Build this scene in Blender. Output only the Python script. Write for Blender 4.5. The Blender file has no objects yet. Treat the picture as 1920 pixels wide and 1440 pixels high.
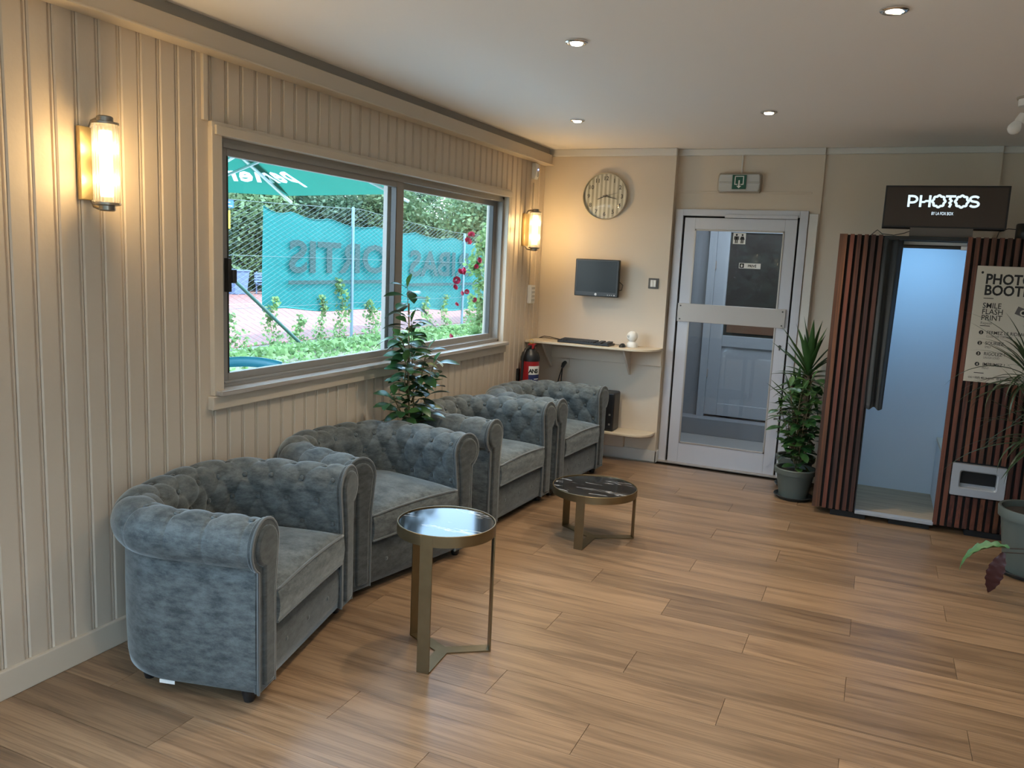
import bpy, bmesh, math, random
import numpy as np
from mathutils import Vector, Matrix, Euler
PI = math.pi
S = bpy.context.scene
COL = S.collection
rng = random.Random(7)

# ------------------------------------------------------------------ camera, sky, sun, exposure
YAW, PITCH, ROLL, FPX = 0.41608, 0.15123, 0.04562, 1527.14
CAM = Vector((2.6538, -6.5106, 1.6))
_f = Vector((-math.sin(YAW)*math.cos(PITCH), math.cos(YAW)*math.cos(PITCH), -math.sin(PITCH)))
_r = Vector((math.cos(YAW), math.sin(YAW), 0)); _u = _r.cross(_f)
_r2 = math.cos(ROLL)*_r + math.sin(ROLL)*_u; _u2 = -math.sin(ROLL)*_r + math.cos(ROLL)*_u
cd = bpy.data.cameras.new('camera'); co = bpy.data.objects.new('camera', cd); COL.objects.link(co)
m = Matrix((_r2, _u2, -_f)).transposed().to_4x4(); m.translation = CAM; co.matrix_world = m
cd.sensor_fit = 'HORIZONTAL'; cd.sensor_width = 36; cd.lens = FPX/1920*36; cd.clip_start = .05; cd.clip_end = 300
S.camera = co
SKY_STRENGTH = 2.8
SUN_STRENGTH = 1.7
EXPOSURE = 1.72
w = bpy.data.worlds.new('sky'); S.world = w; w.use_nodes = True
_bg = w.node_tree.nodes['Background']
_tc = w.node_tree.nodes.new('ShaderNodeTexCoord'); _sx = w.node_tree.nodes.new('ShaderNodeSeparateXYZ')
_cr = w.node_tree.nodes.new('ShaderNodeValToRGB')
_cr.color_ramp.elements[0].position = 0.0; _cr.color_ramp.elements[0].color = (.86, .93, 1, 1)
_cr.color_ramp.elements[1].position = .32; _cr.color_ramp.elements[1].color = (.44, .68, 1, 1)
w.node_tree.links.new(_tc.outputs['Generated'], _sx.inputs[0]); w.node_tree.links.new(_sx.outputs['Z'], _cr.inputs[0])
w.node_tree.links.new(_cr.outputs[0], _bg.inputs['Color']); _bg.inputs['Strength'].default_value = SKY_STRENGTH
sl = bpy.data.lights.new('sun', 'SUN'); sl.energy = SUN_STRENGTH; sl.angle = math.radians(1.5); sl.color = (1, .95, .85)
so = bpy.data.objects.new('sun', sl); COL.objects.link(so)
so.rotation_euler = Vector((-.52, .28, -.82)).to_track_quat('-Z', 'Y').to_euler()
S.view_settings.view_transform = 'Standard'; S.view_settings.look = 'None'
S.view_settings.exposure = EXPOSURE; S.view_settings.gamma = 1; S.view_settings.use_curve_mapping = False
DOWNLIGHT_W = 20; SCONCE_W = 2.2; BOOTH_W = 1.35; CORRIDOR_FILL_W = 8

# ------------------------------------------------------------------ materials
def nt(name):
    mt = bpy.data.materials.new(name); mt.use_nodes = True; t = mt.node_tree
    return mt, t, t.nodes['Principled BSDF'], t.nodes['Material Output']
def N(t, ty, **kw):
    n = t.nodes.new(ty)
    for k, v in kw.items():
        if k.startswith('i_'): n.inputs[int(k[2:])].default_value = v
        else: setattr(n, k, v)
    return n
def rgb(c): return (c[0], c[1], c[2], 1)
def plain(name, c, rough=.5, metal=0., bump=0., bscale=200., var=0., vscale=8., **kw):
    mt, t, b, o = nt(name)
    b.inputs['Base Color'].default_value = rgb(c); b.inputs['Roughness'].default_value = rough; b.inputs['Metallic'].default_value = metal
    for k, v in kw.items(): b.inputs[k.replace('_', ' ')].default_value = v
    if bump or var:
        tc = N(t, 'ShaderNodeTexCoord')
    if var:
        nz = N(t, 'ShaderNodeTexNoise'); nz.inputs['Scale'].default_value = vscale; nz.inputs['Detail'].default_value = 5
        t.links.new(tc.outputs['Object'], nz.inputs['Vector'])
        mx = N(t, 'ShaderNodeMix', data_type='RGBA'); mx.inputs[6].default_value = rgb([v*(1-var) for v in c]); mx.inputs[7].default_value = rgb([min(1, v*(1+var)) for v in c])
        t.links.new(nz.outputs['Fac'], mx.inputs[0]); t.links.new(mx.outputs[2], b.inputs['Base Color'])
    if bump:
        nb = N(t, 'ShaderNodeTexNoise'); nb.inputs['Scale'].default_value = bscale; nb.inputs['Detail'].default_value = 4
        t.links.new(tc.outputs['Object'], nb.inputs['Vector'])
        bp = N(t, 'ShaderNodeBump'); bp.inputs['Strength'].default_value = bump; bp.inputs['Distance'].default_value = .01
        t.links.new(nb.outputs['Fac'], bp.inputs['Height']); t.links.new(bp.outputs[0], b.inputs['Normal'])
    return mt
def emit(name, c, s):
    mt, t, b, o = nt(name); t.nodes.remove(b)
    e = N(t, 'ShaderNodeEmission'); e.inputs[0].default_value = rgb(c); e.inputs[1].default_value = s
    t.links.new(e.outputs[0], o.inputs[0]); return mt
def glass(name, tint=(1, 1, 1), ior=1.5, rough=.0, refl=1.0):
    mt, t, b, o = nt(name); t.nodes.remove(b)
    tr = N(t, 'ShaderNodeBsdfTransparent'); tr.inputs[0].default_value = rgb(tint)
    gl = N(t, 'ShaderNodeBsdfGlossy'); gl.inputs['Roughness'].default_value = rough
    fr = N(t, 'ShaderNodeLayerWeight'); fr.inputs[0].default_value = .5
    pw = N(t, 'ShaderNodeMath', operation='POWER'); pw.inputs[1].default_value = 5; t.links.new(fr.outputs['Facing'], pw.inputs[0])
    f0 = ((ior-1)/(ior+1))**2*refl
    ml = N(t, 'ShaderNodeMath', operation='MULTIPLY_ADD'); ml.inputs[1].default_value = (1-f0)*.6; ml.inputs[2].default_value = f0; ml.use_clamp = True
    mx = N(t, 'ShaderNodeMixShader')
    t.links.new(pw.outputs[0], ml.inputs[0]); t.links.new(ml.outputs[0], mx.inputs[0]); t.links.new(tr.outputs[0], mx.inputs[1]); t.links.new(gl.outputs[0], mx.inputs[2])
    t.links.new(mx.outputs[0], o.inputs[0]); return mt
def translucent(name, c, fac=.5, var=.0, rough=.6, vscale=3.):
    mt, t, b, o = nt(name)
    b.inputs['Base Color'].default_value = rgb(c); b.inputs['Roughness'].default_value = rough
    tl = N(t, 'ShaderNodeBsdfTranslucent'); tl.inputs[0].default_value = rgb(c)
    mx = N(t, 'ShaderNodeMixShader'); mx.inputs[0].default_value = fac
    if var:
        tc = N(t, 'ShaderNodeTexCoord'); nz = N(t, 'ShaderNodeTexNoise'); nz.inputs['Scale'].default_value = vscale; nz.inputs['Detail'].default_value = 3
        t.links.new(tc.outputs['Object'], nz.inputs['Vector'])
        cr = N(t, 'ShaderNodeValToRGB'); cr.color_ramp.elements[0].position = .3; cr.color_ramp.elements[1].position = .7
        cr.color_ramp.elements[0].color = rgb([v*(1-var) for v in c]); cr.color_ramp.elements[1].color = rgb([min(1, v*(1+var)) for v in c])
        t.links.new(nz.outputs['Fac'], cr.inputs[0])
        t.links.new(cr.outputs[0], b.inputs['Base Color']); t.links.new(cr.outputs[0], tl.inputs[0])
    t.links.new(b.outputs[0], mx.inputs[1]); t.links.new(tl.outputs[0], mx.inputs[2]); t.links.new(mx.outputs[0], o.inputs[0]); return mt
def wood(name, c0, c1, rough=.4, axis='X', scale=1.0, rnd=.25, streak=None, coat=0., bump=.15, hue=0.):
    """grain along one axis, each object offset and toned by its own random number"""
    mt, t, b, o = nt(name)
    tc = N(t, 'ShaderNodeTexCoord'); oi = N(t, 'ShaderNodeObjectInfo')
    mu = N(t, 'ShaderNodeVectorMath', operation='MULTIPLY_ADD')
    sc = {'X': (1.3, 16, 16), 'Y': (16, 1.3, 16), 'Z': (16, 16, 1.3)}[axis]
    mu.inputs[1].default_value = [v*scale for v in sc]
    cx = N(t, 'ShaderNodeCombineXYZ')
    mm = N(t, 'ShaderNodeMath', operation='MULTIPLY'); mm.inputs[1].default_value = 97.0
    t.links.new(oi.outputs['Random'], mm.inputs[0])
    for k in range(3): t.links.new(mm.outputs[0], cx.inputs[k])
    t.links.new(tc.outputs['Object'], mu.inputs[0]); t.links.new(cx.outputs[0], mu.inputs[2])
    n1 = N(t, 'ShaderNodeTexNoise'); n1.inputs['Scale'].default_value = 1.0; n1.inputs['Detail'].default_value = 7; n1.inputs['Roughness'].default_value = .62; n1.inputs['Distortion'].default_value = .8
    t.links.new(mu.outputs[0], n1.inputs['Vector'])
    cr = N(t, 'ShaderNodeValToRGB'); cr.color_ramp.elements[0].position = .36; cr.color_ramp.elements[1].position = .58
    cr.color_ramp.elements[0].color = rgb(c1); cr.color_ramp.elements[1].color = rgb(c0)
    t.links.new(n1.outputs['Fac'], cr.inputs[0])
    # fine pores
    v2 = N(t, 'ShaderNodeVectorMath', operation='MULTIPLY'); v2.inputs[1].default_value = {'X': (2, 9, 9), 'Y': (9, 2, 9), 'Z': (9, 9, 2)}[axis]
    t.links.new(mu.outputs[0], v2.inputs[0])
    n2 = N(t, 'ShaderNodeTexNoise'); n2.inputs['Scale'].default_value = 1.0; n2.inputs['Detail'].default_value = 3
    t.links.new(v2.outputs[0], n2.inputs['Vector'])
    c2 = N(t, 'ShaderNodeValToRGB'); c2.color_ramp.elements[0].position = .30; c2.color_ramp.elements[1].position = .55
    c2.color_ramp.elements[0].color = (.72, .70, .68, 1); c2.color_ramp.elements[1].color = (1, 1, 1, 1)
    t.links.new(n2.outputs['Fac'], c2.inputs[0])
    mx = N(t, 'ShaderNodeMix', data_type='RGBA', blend_type='MULTIPLY'); mx.inputs[0].default_value = 1
    t.links.new(cr.outputs[0], mx.inputs[6]); t.links.new(c2.outputs[0], mx.inputs[7])
    mr = N(t, 'ShaderNodeMapRange'); mr.inputs[3].default_value = 1-rnd; mr.inputs[4].default_value = 1+rnd
    wn = N(t, 'ShaderNodeTexWhiteNoise', noise_dimensions='1D'); t.links.new(mm.outputs[0], wn.inputs['W'])
    t.links.new(wn.outputs['Value'], mr.inputs[0])
    hs = N(t, 'ShaderNodeHueSaturation'); t.links.new(mr.outputs[0], hs.inputs['Value']); t.links.new(mx.outputs[2], hs.inputs['Color'])
    if hue:
        mh = N(t, 'ShaderNodeMapRange'); mh.inputs[3].default_value = .5-hue; mh.inputs[4].default_value = .5+hue
        t.links.new(oi.outputs['Random'], mh.inputs[0]); t.links.new(mh.outputs[0], hs.inputs['Hue'])
    t.links.new(hs.outputs[0], b.inputs['Base Color']); b.inputs['Roughness'].default_value = rough
    if coat: b.inputs['Coat Weight'].default_value = coat; b.inputs['Coat Roughness'].default_value = .25
    bp = N(t, 'ShaderNodeBump'); bp.inputs['Strength'].default_value = bump; bp.inputs['Distance'].default_value = .002
    t.links.new(n2.outputs['Fac'], bp.inputs['Height']); t.links.new(bp.outputs[0], b.inputs['Normal'])
    return mt
def velvet(name, c0, c1):
    mt, t, b, o = nt(name)
    tc = N(t, 'ShaderNodeTexCoord')
    n1 = N(t, 'ShaderNodeTexNoise'); n1.inputs['Scale'].default_value = 17; n1.inputs['Detail'].default_value = 10; n1.inputs['Roughness'].default_value = .78
    mp = N(t, 'ShaderNodeMapping'); mp.inputs['Scale'].default_value = (.8, .8, 1.9); t.links.new(tc.outputs['Object'], mp.inputs[0]); t.links.new(mp.outputs[0], n1.inputs['Vector'])
    cr = N(t, 'ShaderNodeValToRGB'); cr.color_ramp.elements[0].position = .38; cr.color_ramp.elements[1].position = .62
    cr.color_ramp.elements[0].color = rgb(c0); cr.color_ramp.elements[1].color = rgb(c1)
    t.links.new(n1.outputs['Fac'], cr.inputs[0]); t.links.new(cr.outputs[0], b.inputs['Base Color'])
    b.inputs['Roughness'].default_value = .75
    b.inputs['Sheen Weight'].default_value = .65; b.inputs['Sheen Roughness'].default_value = .35; b.inputs['Sheen Tint'].default_value = (.82, .90, .92, 1)
    b.inputs['Specular IOR Level'].default_value = .25
    n2 = N(t, 'ShaderNodeTexNoise'); n2.inputs['Scale'].default_value = 260; n2.inputs['Detail'].default_value = 2
    t.links.new(mp.outputs[0], n2.inputs['Vector'])
    bp = N(t, 'ShaderNodeBump'); bp.inputs['Strength'].default_value = .25; bp.inputs['Distance'].default_value = .002
    t.links.new(n2.outputs['Fac'], bp.inputs['Height']); t.links.new(bp.outputs[0], b.inputs['Normal'])
    return mt
def marble(name):
    mt, t, b, o = nt(name)
    tc = N(t, 'ShaderNodeTexCoord'); mp = N(t, 'ShaderNodeMapping'); mp.inputs['Rotation'].default_value = (0, 0, .9); mp.inputs['Scale'].default_value = (9, 2.2, 1)
    t.links.new(tc.outputs['Object'], mp.inputs[0])
    n1 = N(t, 'ShaderNodeTexNoise'); n1.inputs['Scale'].default_value = 1.7; n1.inputs['Detail'].default_value = 8; n1.inputs['Distortion'].default_value = 1.2
    t.links.new(mp.outputs[0], n1.inputs['Vector'])
    cr = N(t, 'ShaderNodeValToRGB'); e = cr.color_ramp.elements
    e[0].position = .575; e[0].color = (.012, .013, .015, 1); e[1].position = .605; e[1].color = (.42, .42, .42, 1)
    e2 = e.new(.635); e2.color = (.02, .02, .022, 1)
    t.links.new(n1.outputs['Fac'], cr.inputs[0]); t.links.new(cr.outputs[0], b.inputs['Base Color'])
    b.inputs['Roughness'].default_value = .09; b.inputs['Specular IOR Level'].default_value = .3
    return mt

M = dict(
    wall=plain('cream_wall_paint', (.66, .56, .445), .55, bump=.05, bscale=60),
    board=plain('cream_board_paint', (.60, .50, .39), .45, bump=.06, bscale=45, var=.03, vscale=3),
    trim=plain('cream_trim_paint', (.62, .525, .41), .42, bump=.03, bscale=80),
    white_trim=plain('off_white_trim_paint', (.68, .65, .60), .4),
    ceiling=plain('ceiling_paint', (.88, .83, .78), .8, bump=.02, bscale=30),
    floor=wood('oak_plank', (.315, .197, .112), (.185, .112, .063), .33, 'X', 1.0, .2, bump=.12),
    joint=plain('dark_joint', (.06, .04, .025), .8),
    velvet=velvet('grey_green_velvet', (.056, .065, .066), (.158, .174, .172)),
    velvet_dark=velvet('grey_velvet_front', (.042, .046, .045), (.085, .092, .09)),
    piping=plain('velvet_piping', (.085, .097, .098), .7, Sheen_Weight=.5),
    black=plain('black_plastic', (.012, .012, .013), .4),
    black_matt=plain('matt_black', (.008, .008, .009), .8),
    alu_dark=plain('bronze_aluminium', (.30, .28, .255), .42, .1),
    alu=plain('painted_door_aluminium', (.56, .56, .60), .38, .25, bump=.02, bscale=30),
    steel=plain('brushed_steel', (.46, .42, .39), .42, .7),
    chrome=plain('chrome', (.75, .75, .76), .15, 1),
    brass=plain('antique_brass', (.22, .165, .09), .38, .9, var=.18, vscale=14),
    brass_bright=plain('sconce_brass', (.62, .46, .22), .3, .8),
    bronze=plain('sconce_cap_metal', (.32, .29, .25), .3, .9),
    marble=marble('black_marble'),
    glass=glass('window_glass', (.97, 1, .99)),
    door_glass=glass('door_glass', (.90, .92, .94), 1.5, 0., .8),
    reed=None,
    bulb=emit('lit_bulb', (1, .74, .36), 13),
    spot=emit('lit_spot', (1, .90, .66), 6),
    led_text=emit('lit_lettering', (.72, .90, 1), .36),
    blue_led=emit('blue_indicator', (.15, .25, 1), 3),
    sign_face=plain('sign_face', (.052, .035, .027), .5),
    grey_box=plain('grey_brown_box', (.12, .10, .085), .5),
    slat=wood('slat_wood', (.145, .046, .022), (.050, .017, .009), .5, 'Z', 1.4, .42, bump=.2, hue=.012),
    booth_in=plain('booth_lining', (.60, .63, .66), .45),
    booth_floor=wood('booth_floor_board', (.50, .37, .23), (.36, .26, .16), .45, 'X', 1.0, .1),
    curtain=plain('black_curtain_cloth', (.016, .020, .023), .8, Sheen_Weight=.15),
    poster=plain('poster_card', (.52, .47, .38), .6),
    ink=plain('black_ink', (.010, .010, .010), .7),
    ink_soft=plain('grey_ink', (.10, .09, .085), .7),
    paper=plain('white_sticker', (.86, .85, .82), .5),
    coral=plain('coral_print', (.50, .14, .09), .6),
    tray=plain('grey_plastic', (.36, .37, .39), .35),
    tray_in=plain('grey_plastic_recess', (.22, .23, .24), .45),
    pot=plain('grey_green_pot', (.095, .112, .098), .5, bump=.02, bscale=40),
    saucer=plain('dark_saucer', (.03, .038, .042), .45),
    soil=plain('potting_soil', (.03, .022, .015), .95, bump=.6, bscale=60),
    leaf=plain('dark_green_leaf', (.025, .075, .022), .32, var=.35, vscale=25),
    leaf2=translucent('fresh_green_leaf', (.075, .17, .045), .3, .3, .35, 20),
    yucca=plain('yucca_leaf_green', (.035, .095, .025), .38, var=.35, vscale=9),
    drac=plain('dracaena_leaf_green', (.03, .055, .022), .4),
    drac_tip=plain('dracaena_leaf_edge', (.10, .03, .035), .45),
    purple=plain('maroon_leaf_back', (.045, .010, .010), .45),
    cala=plain('calathea_leaf_green', (.075, .19, .07), .4, var=.4, vscale=40),
    stem=plain('plant_stem', (.14, .11, .05), .7),
    bark=plain('bark', (.11, .075, .05), .85, bump=.6, bscale=30),
    red=plain('extinguisher_red', (.38, .018, .022), .28),
    navy=plain('navy_label', (.03, .04, .14), .5),
    plastic=plain('white_plastic', (.80, .79, .76), .38),
    yellow=plain('yellow_sign', (.85, .68, .03), .5),
    blue=plain('blue_sign', (.02, .12, .45), .5),
    ring=plain('yellow_pin', (.65, .42, .03), .5),
    screen=plain('dark_screen', (.012, .018, .022), .2, Specular_IOR_Level=.2),
    monitor=plain('monitor_case', (.015, .016, .017), .35),
    clock_dial=None, ply=plain('birch_ply', (.66, .56, .42), .5),
    ply_edge=plain('painted_edge', (.62, .57, .50), .5),
    exit_green=plain('exit_sign_green', (.010, .10, .065), .5),
    lens=plain('frosted_lens', (.52, .52, .50), .25, Transmission_Weight=.0),
    taupe=plain('taupe_housing', (.36, .31, .25), .5),
    concrete=plain('grey_painted_block', (.23, .245, .265), .7, bump=.1, bscale=20),
    tile=plain('grey_floor_tile', (.30, .30, .29), .5, var=.06, vscale=3),
    grey_door=plain('grey_door_paint', (.36, .40, .44), .45),
    dark_glass=plain('dark_door_glass', (.045, .038, .034), .15),
    parasol=translucent('green_parasol_cloth', (.014, .115, .08), .62, .05),
    parasol_white=translucent('white_parasol_print', (.75, .80, .80), .6),
    alu_rib=plain('silver_rib', (.55, .60, .62), .4, .5),
    banner=translucent('turquoise_mesh_cloth', (.012, .165, .155), .35, .06, .8),
    banner_ink=plain('grey_banner_print', (.022, .062, .06), .8, var=.08),
    wire=plain('galvanised_wire', (.15, .19, .19), .6, .1),
    post=plain('grey_green_post', (.10, .16, .19), .5, .1),
    brace=plain('dark_green_brace', (.035, .09, .075), .5),
    clay=plain('red_clay', (.27, .112, .09), .9, var=.06, vscale=.6),
    line=plain('white_court_line', (.8, .78, .75), .8),
    ground=plain('garden_ground', (.16, .15, .10), .95, var=.3, vscale=1.5),
    pave=plain('terrace_paving', (.55, .53, .49), .8, var=.06, vscale=2),
    foliage=translucent('tree_foliage', (.13, .20, .09), .35, .55, .6, .6),
    foliage_dark=translucent('dark_tree_foliage', (.07, .125, .07), .3, .5, .6, .5),
    ivy=translucent('light_ivy_leaves', (.17, .28, .10), .4, .4, .5, 2.5),
    rose_leaf=translucent('rose_leaves', (.16, .28, .09), .4, .45, .45, 5),
    rose=plain('crimson_rose_petal', (.36, .012, .05), .6, var=.4, vscale=40),
    bin=plain('blue_grey_bin', (.13, .18, .30), .6),
    chairblue=plain('teal_garden_plastic', (.02, .15, .20), .4),
    latch=plain('dark_latch', (.035, .033, .03), .4),
    gold=plain('champagne_rim', (.62, .56, .44), .3, .3),
)
def reeded(name):
    mt, t, b, o = nt(name); t.nodes.remove(b)
    lw = N(t, 'ShaderNodeLayerWeight'); lw.inputs[0].default_value = .5
    cr = N(t, 'ShaderNodeValToRGB'); cr.color_ramp.elements[0].position = .15; cr.color_ramp.elements[0].color = (.97, .95, .90, 1); cr.color_ramp.elements[1].position = .95; cr.color_ramp.elements[1].color = (.48, .42, .33, 1)
    t.links.new(lw.outputs['Facing'], cr.inputs[0])
    tr = N(t, 'ShaderNodeBsdfTransparent'); t.links.new(cr.outputs[0], tr.inputs[0])
    tl = N(t, 'ShaderNodeBsdfTranslucent'); tl.inputs[0].default_value = (.9, .88, .82, 1)
    gl = N(t, 'ShaderNodeBsdfGlossy'); gl.inputs['Roughness'].default_value = .1
    m1 = N(t, 'ShaderNodeMixShader'); m1.inputs[0].default_value = .22; m2 = N(t, 'ShaderNodeMixShader'); m2.inputs[0].default_value = .10
    t.links.new(tr.outputs[0], m1.inputs[1]); t.links.new(tl.outputs[0], m1.inputs[2]); t.links.new(m1.outputs[0], m2.inputs[1]); t.links.new(gl.outputs[0], m2.inputs[2]); t.links.new(m2.outputs[0], o.inputs[0])
    return mt
M['reed'] = reeded('reeded_glass')
M['tube'] = emit('lit_frosted_tube', (1, .80, .48), 1.5)
def stripes(name, c0, c1, period):
    mt, t, b, o = nt(name)
    tc = N(t, 'ShaderNodeTexCoord'); sx = N(t, 'ShaderNodeSeparateXYZ'); t.links.new(tc.outputs['Object'], sx.inputs[0])
    a = N(t, 'ShaderNodeMath', operation='MULTIPLY'); a.inputs[1].default_value = 1/period; t.links.new(sx.outputs['X'], a.inputs[0])
    a2 = N(t, 'ShaderNodeMath', operation='ADD'); a2.inputs[1].default_value = 100.25; t.links.new(a.outputs[0], a2.inputs[0])
    f = N(t, 'ShaderNodeMath', operation='FRACT'); t.links.new(a2.outputs[0], f.inputs[0])
    g = N(t, 'ShaderNodeMath', operation='GREATER_THAN'); g.inputs[1].default_value = .5; t.links.new(f.outputs[0], g.inputs[0])
    mx = N(t, 'ShaderNodeMix', data_type='RGBA'); mx.inputs[6].default_value = rgb(c0); mx.inputs[7].default_value = rgb(c1)
    t.links.new(g.outputs[0], mx.inputs[0]); t.links.new(mx.outputs[2], b.inputs['Base Color']); b.inputs['Roughness'].default_value = .5
    return mt
M['clock_dial'] = stripes('striped_dial', (.42, .37, .29), (.68, .62, .53), .036)

# ------------------------------------------------------------------ mesh helpers
class MB:
    def __init__(s): s.v = []; s.f = []
    def add(s, vs, fs):
        k = len(s.v); s.v += [tuple(p) for p in vs]; s.f += [tuple(i+k for i in f) for f in fs]; return s
    def box(s, x0, x1, y0, y1, z0, z1):
        return s.add([(x0, y0, z0), (x1, y0, z0), (x1, y1, z0), (x0, y1, z0), (x0, y0, z1), (x1, y0, z1), (x1, y1, z1), (x0, y1, z1)],
                     [(0, 3, 2, 1), (4, 5, 6, 7), (0, 1, 5, 4), (1, 2, 6, 5), (2, 3, 7, 6), (3, 0, 4, 7)])
    def prism(s, poly, axis, a, b):
        """poly: list of 2-D points (counter-clockwise seen from +axis); axis x: (y,z), y: (x,z), z: (x,y)"""
        n = len(poly)
        def p(q, t): return {'x': (t, q[0], q[1]), 'y': (q[0], t, q[1]), 'z': (q[0], q[1], t)}[axis]
        return s.add([p(q, a) for q in poly]+[p(q, b) for q in poly],
                     [tuple(range(n))[::-1], tuple(range(n, 2*n))]+[(i, (i+1) % n, n+(i+1) % n, n+i) for i in range(n)])
    def lathe(s, prof, n=24, c=(0, 0, 0), axis='z', cap=True):
        k = len(prof); vs = []
        for r, h in prof:
            for i in range(n):
                a = 2*PI*i/n; x, y = r*math.cos(a), r*math.sin(a)
                vs.append({'z': (c[0]+x, c[1]+y, c[2]+h), 'x': (c[0]+h, c[1]+x, c[2]+y), 'y': (c[0]+y, c[1]+h, c[2]+x)}[axis])
        fs = [(j*n+i, j*n+(i+1) % n, (j+1)*n+(i+1) % n, (j+1)*n+i) for j in range(k-1) for i in range(n)]
        if cap: fs += [tuple(range(n))[::-1], tuple((k-1)*n+i for i in range(n))]
        return s.add(vs, fs)
    def tube(s, pts, r, n=8, closed=False):
        pts = [Vector(p) for p in pts]; k = len(pts); vs = []; up = None
        rr = r if isinstance(r, (list, tuple)) else [r]*k
        for i, p in enumerate(pts):
            if closed: d = pts[(i+1) % k]-pts[i-1]
            else: d = pts[min(i+1, k-1)]-pts[max(i-1, 0)]
            d.normalize()
            if up is None: up = d.orthogonal().normalized()
            up = (up-d*up.dot(d)); up = up.normalized() if up.length > 1e-6 else d.orthogonal().normalized()
            sd = d.cross(up)
            for j in range(n):
                a = 2*PI*j/n; vs.append(p+rr[i]*(math.cos(a)*up+math.sin(a)*sd))
        m_ = k if closed else k-1
        fs = [(i*n+j, i*n+(j+1) % n, ((i+1) % k)*n+(j+1) % n, ((i+1) % k)*n+j) for i in range(m_) for j in range(n)]
        if not closed: fs += [tuple(range(n))[::-1], tuple((k-1)*n+j for j in range(n))]
        return s.add(vs, fs)
    def ball(s, c, r, n=12, m_=8, sq=(1, 1, 1)):
        vs = [(c[0], c[1], c[2]-r*sq[2])]
        for j in range(1, m_):
            t = -PI/2+PI*j/m_
            for i in range(n):
                a = 2*PI*i/n; vs.append((c[0]+r*sq[0]*math.cos(t)*math.cos(a), c[1]+r*sq[1]*math.cos(t)*math.sin(a), c[2]+r*sq[2]*math.sin(t)))
        vs.append((c[0], c[1], c[2]+r*sq[2])); e = len(vs)-1
        fs = [(0, 1+(i+1) % n, 1+i) for i in range(n)]
        fs += [(1+j*n+i, 1+j*n+(i+1) % n, 1+(j+1)*n+(i+1) % n, 1+(j+1)*n+i) for j in range(m_-2) for i in range(n)]
        fs += [(e, 1+(m_-2)*n+i, 1+(m_-2)*n+(i+1) % n) for i in range(n)]
        return s.add(vs, fs)
    def mesh(s, name, mat, smooth=None):
        me = bpy.data.meshes.new(name); me.from_pydata(s.v, [], s.f); me.update()
        bm = bmesh.new(); bm.from_mesh(me); bmesh.ops.recalc_face_normals(bm, faces=bm.faces)
        if smooth is not None:
            lim = math.radians(smooth)
            for f in bm.faces: f.smooth = True
            for e in bm.edges: e.smooth = len(e.link_faces) == 2 and e.calc_face_angle(0) < lim
        bm.to_mesh(me); bm.free()
        if mat: me.materials.append(mat)
        return me
    def build(s, name, mat, parent=None, smooth=None, bevel=0, label=None, seg=2):
        o = link(name, s.mesh(name, mat, smooth), parent, label)
        if bevel:
            b = o.modifiers.new('bevel', 'BEVEL'); b.width = bevel; b.segments = seg; b.limit_method = 'ANGLE'
        return o
def link(name, me, parent=None, label=None):
    o = bpy.data.objects.new(name, me); COL.objects.link(o)
    if parent: o.parent = parent
    if label: o['label'] = label
    return o
def tag(o, label, cat, group=None):
    o['label'] = label; o['category'] = cat
    if group: o['group'] = group
    return o
def thing(name, label, cat, loc=(0, 0, 0), rotz=0, group=None):
    o = bpy.data.objects.new(name, None); COL.objects.link(o); o.empty_display_size = .05
    o.location = loc; o.rotation_euler = (0, 0, rotz); return tag(o, label, cat, group)
def struct(o): o['kind'] = 'structure'; return o
def sempty(name): 
    o = bpy.data.objects.new(name, None); COL.objects.link(o); return struct(o)
def copy_tree(o, parent=None):
    c = o.copy(); COL.objects.link(c); c.parent = parent
    for ch in list(o.children): copy_tree(ch, c)
    return c
def text(body, size, mat, parent, loc, rot, name='lettering', ext=.0008, bold=0., align='LEFT', sx=1., shear=0., label=None, space=1.):
    cu = bpy.data.curves.new('txt', 'FONT'); cu.body = body; cu.size = size; cu.align_x = align; cu.extrude = ext; cu.offset = bold; cu.shear = shear
    cu.space_character = space; cu.resolution_u = 3
    tmp = bpy.data.objects.new('txt', cu); COL.objects.link(tmp)
    bpy.context.view_layer.update()
    me = bpy.data.meshes.new_from_object(tmp.evaluated_get(bpy.context.evaluated_depsgraph_get()))
    bpy.data.objects.remove(tmp); bpy.data.curves.remove(cu)
    me.materials.clear(); me.materials.append(mat)
    o = link(name, me, parent, label); o.location = loc; o.rotation_euler = rot; o.scale = (sx, 1, 1); return o
RB = (PI/2, 0, 0)          # text standing on a surface that faces -y
def grid_mesh(name, V, mat, smooth=True, closed_u=False):
    """V: array (nu, nv, 3)"""
    nu, nv = V.shape[:2]
    idx = np.arange(nu*nv).reshape(nu, nv)
    if closed_u: idx = np.vstack([idx, idx[:1]])
    q = np.stack([idx[:-1, :-1], idx[1:, :-1], idx[1:, 1:], idx[:-1, 1:]], -1).reshape(-1, 4)
    me = bpy.data.meshes.new(name); me.from_pydata(V.reshape(-1, 3).tolist(), [], q.tolist()); me.update()
    bm = bmesh.new(); bm.from_mesh(me); bmesh.ops.recalc_face_normals(bm, faces=bm.faces); bm.to_mesh(me); bm.free()
    if smooth: me.polygons.foreach_set('use_smooth', [True]*len(me.polygons))
    me.materials.append(mat); return me
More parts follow.
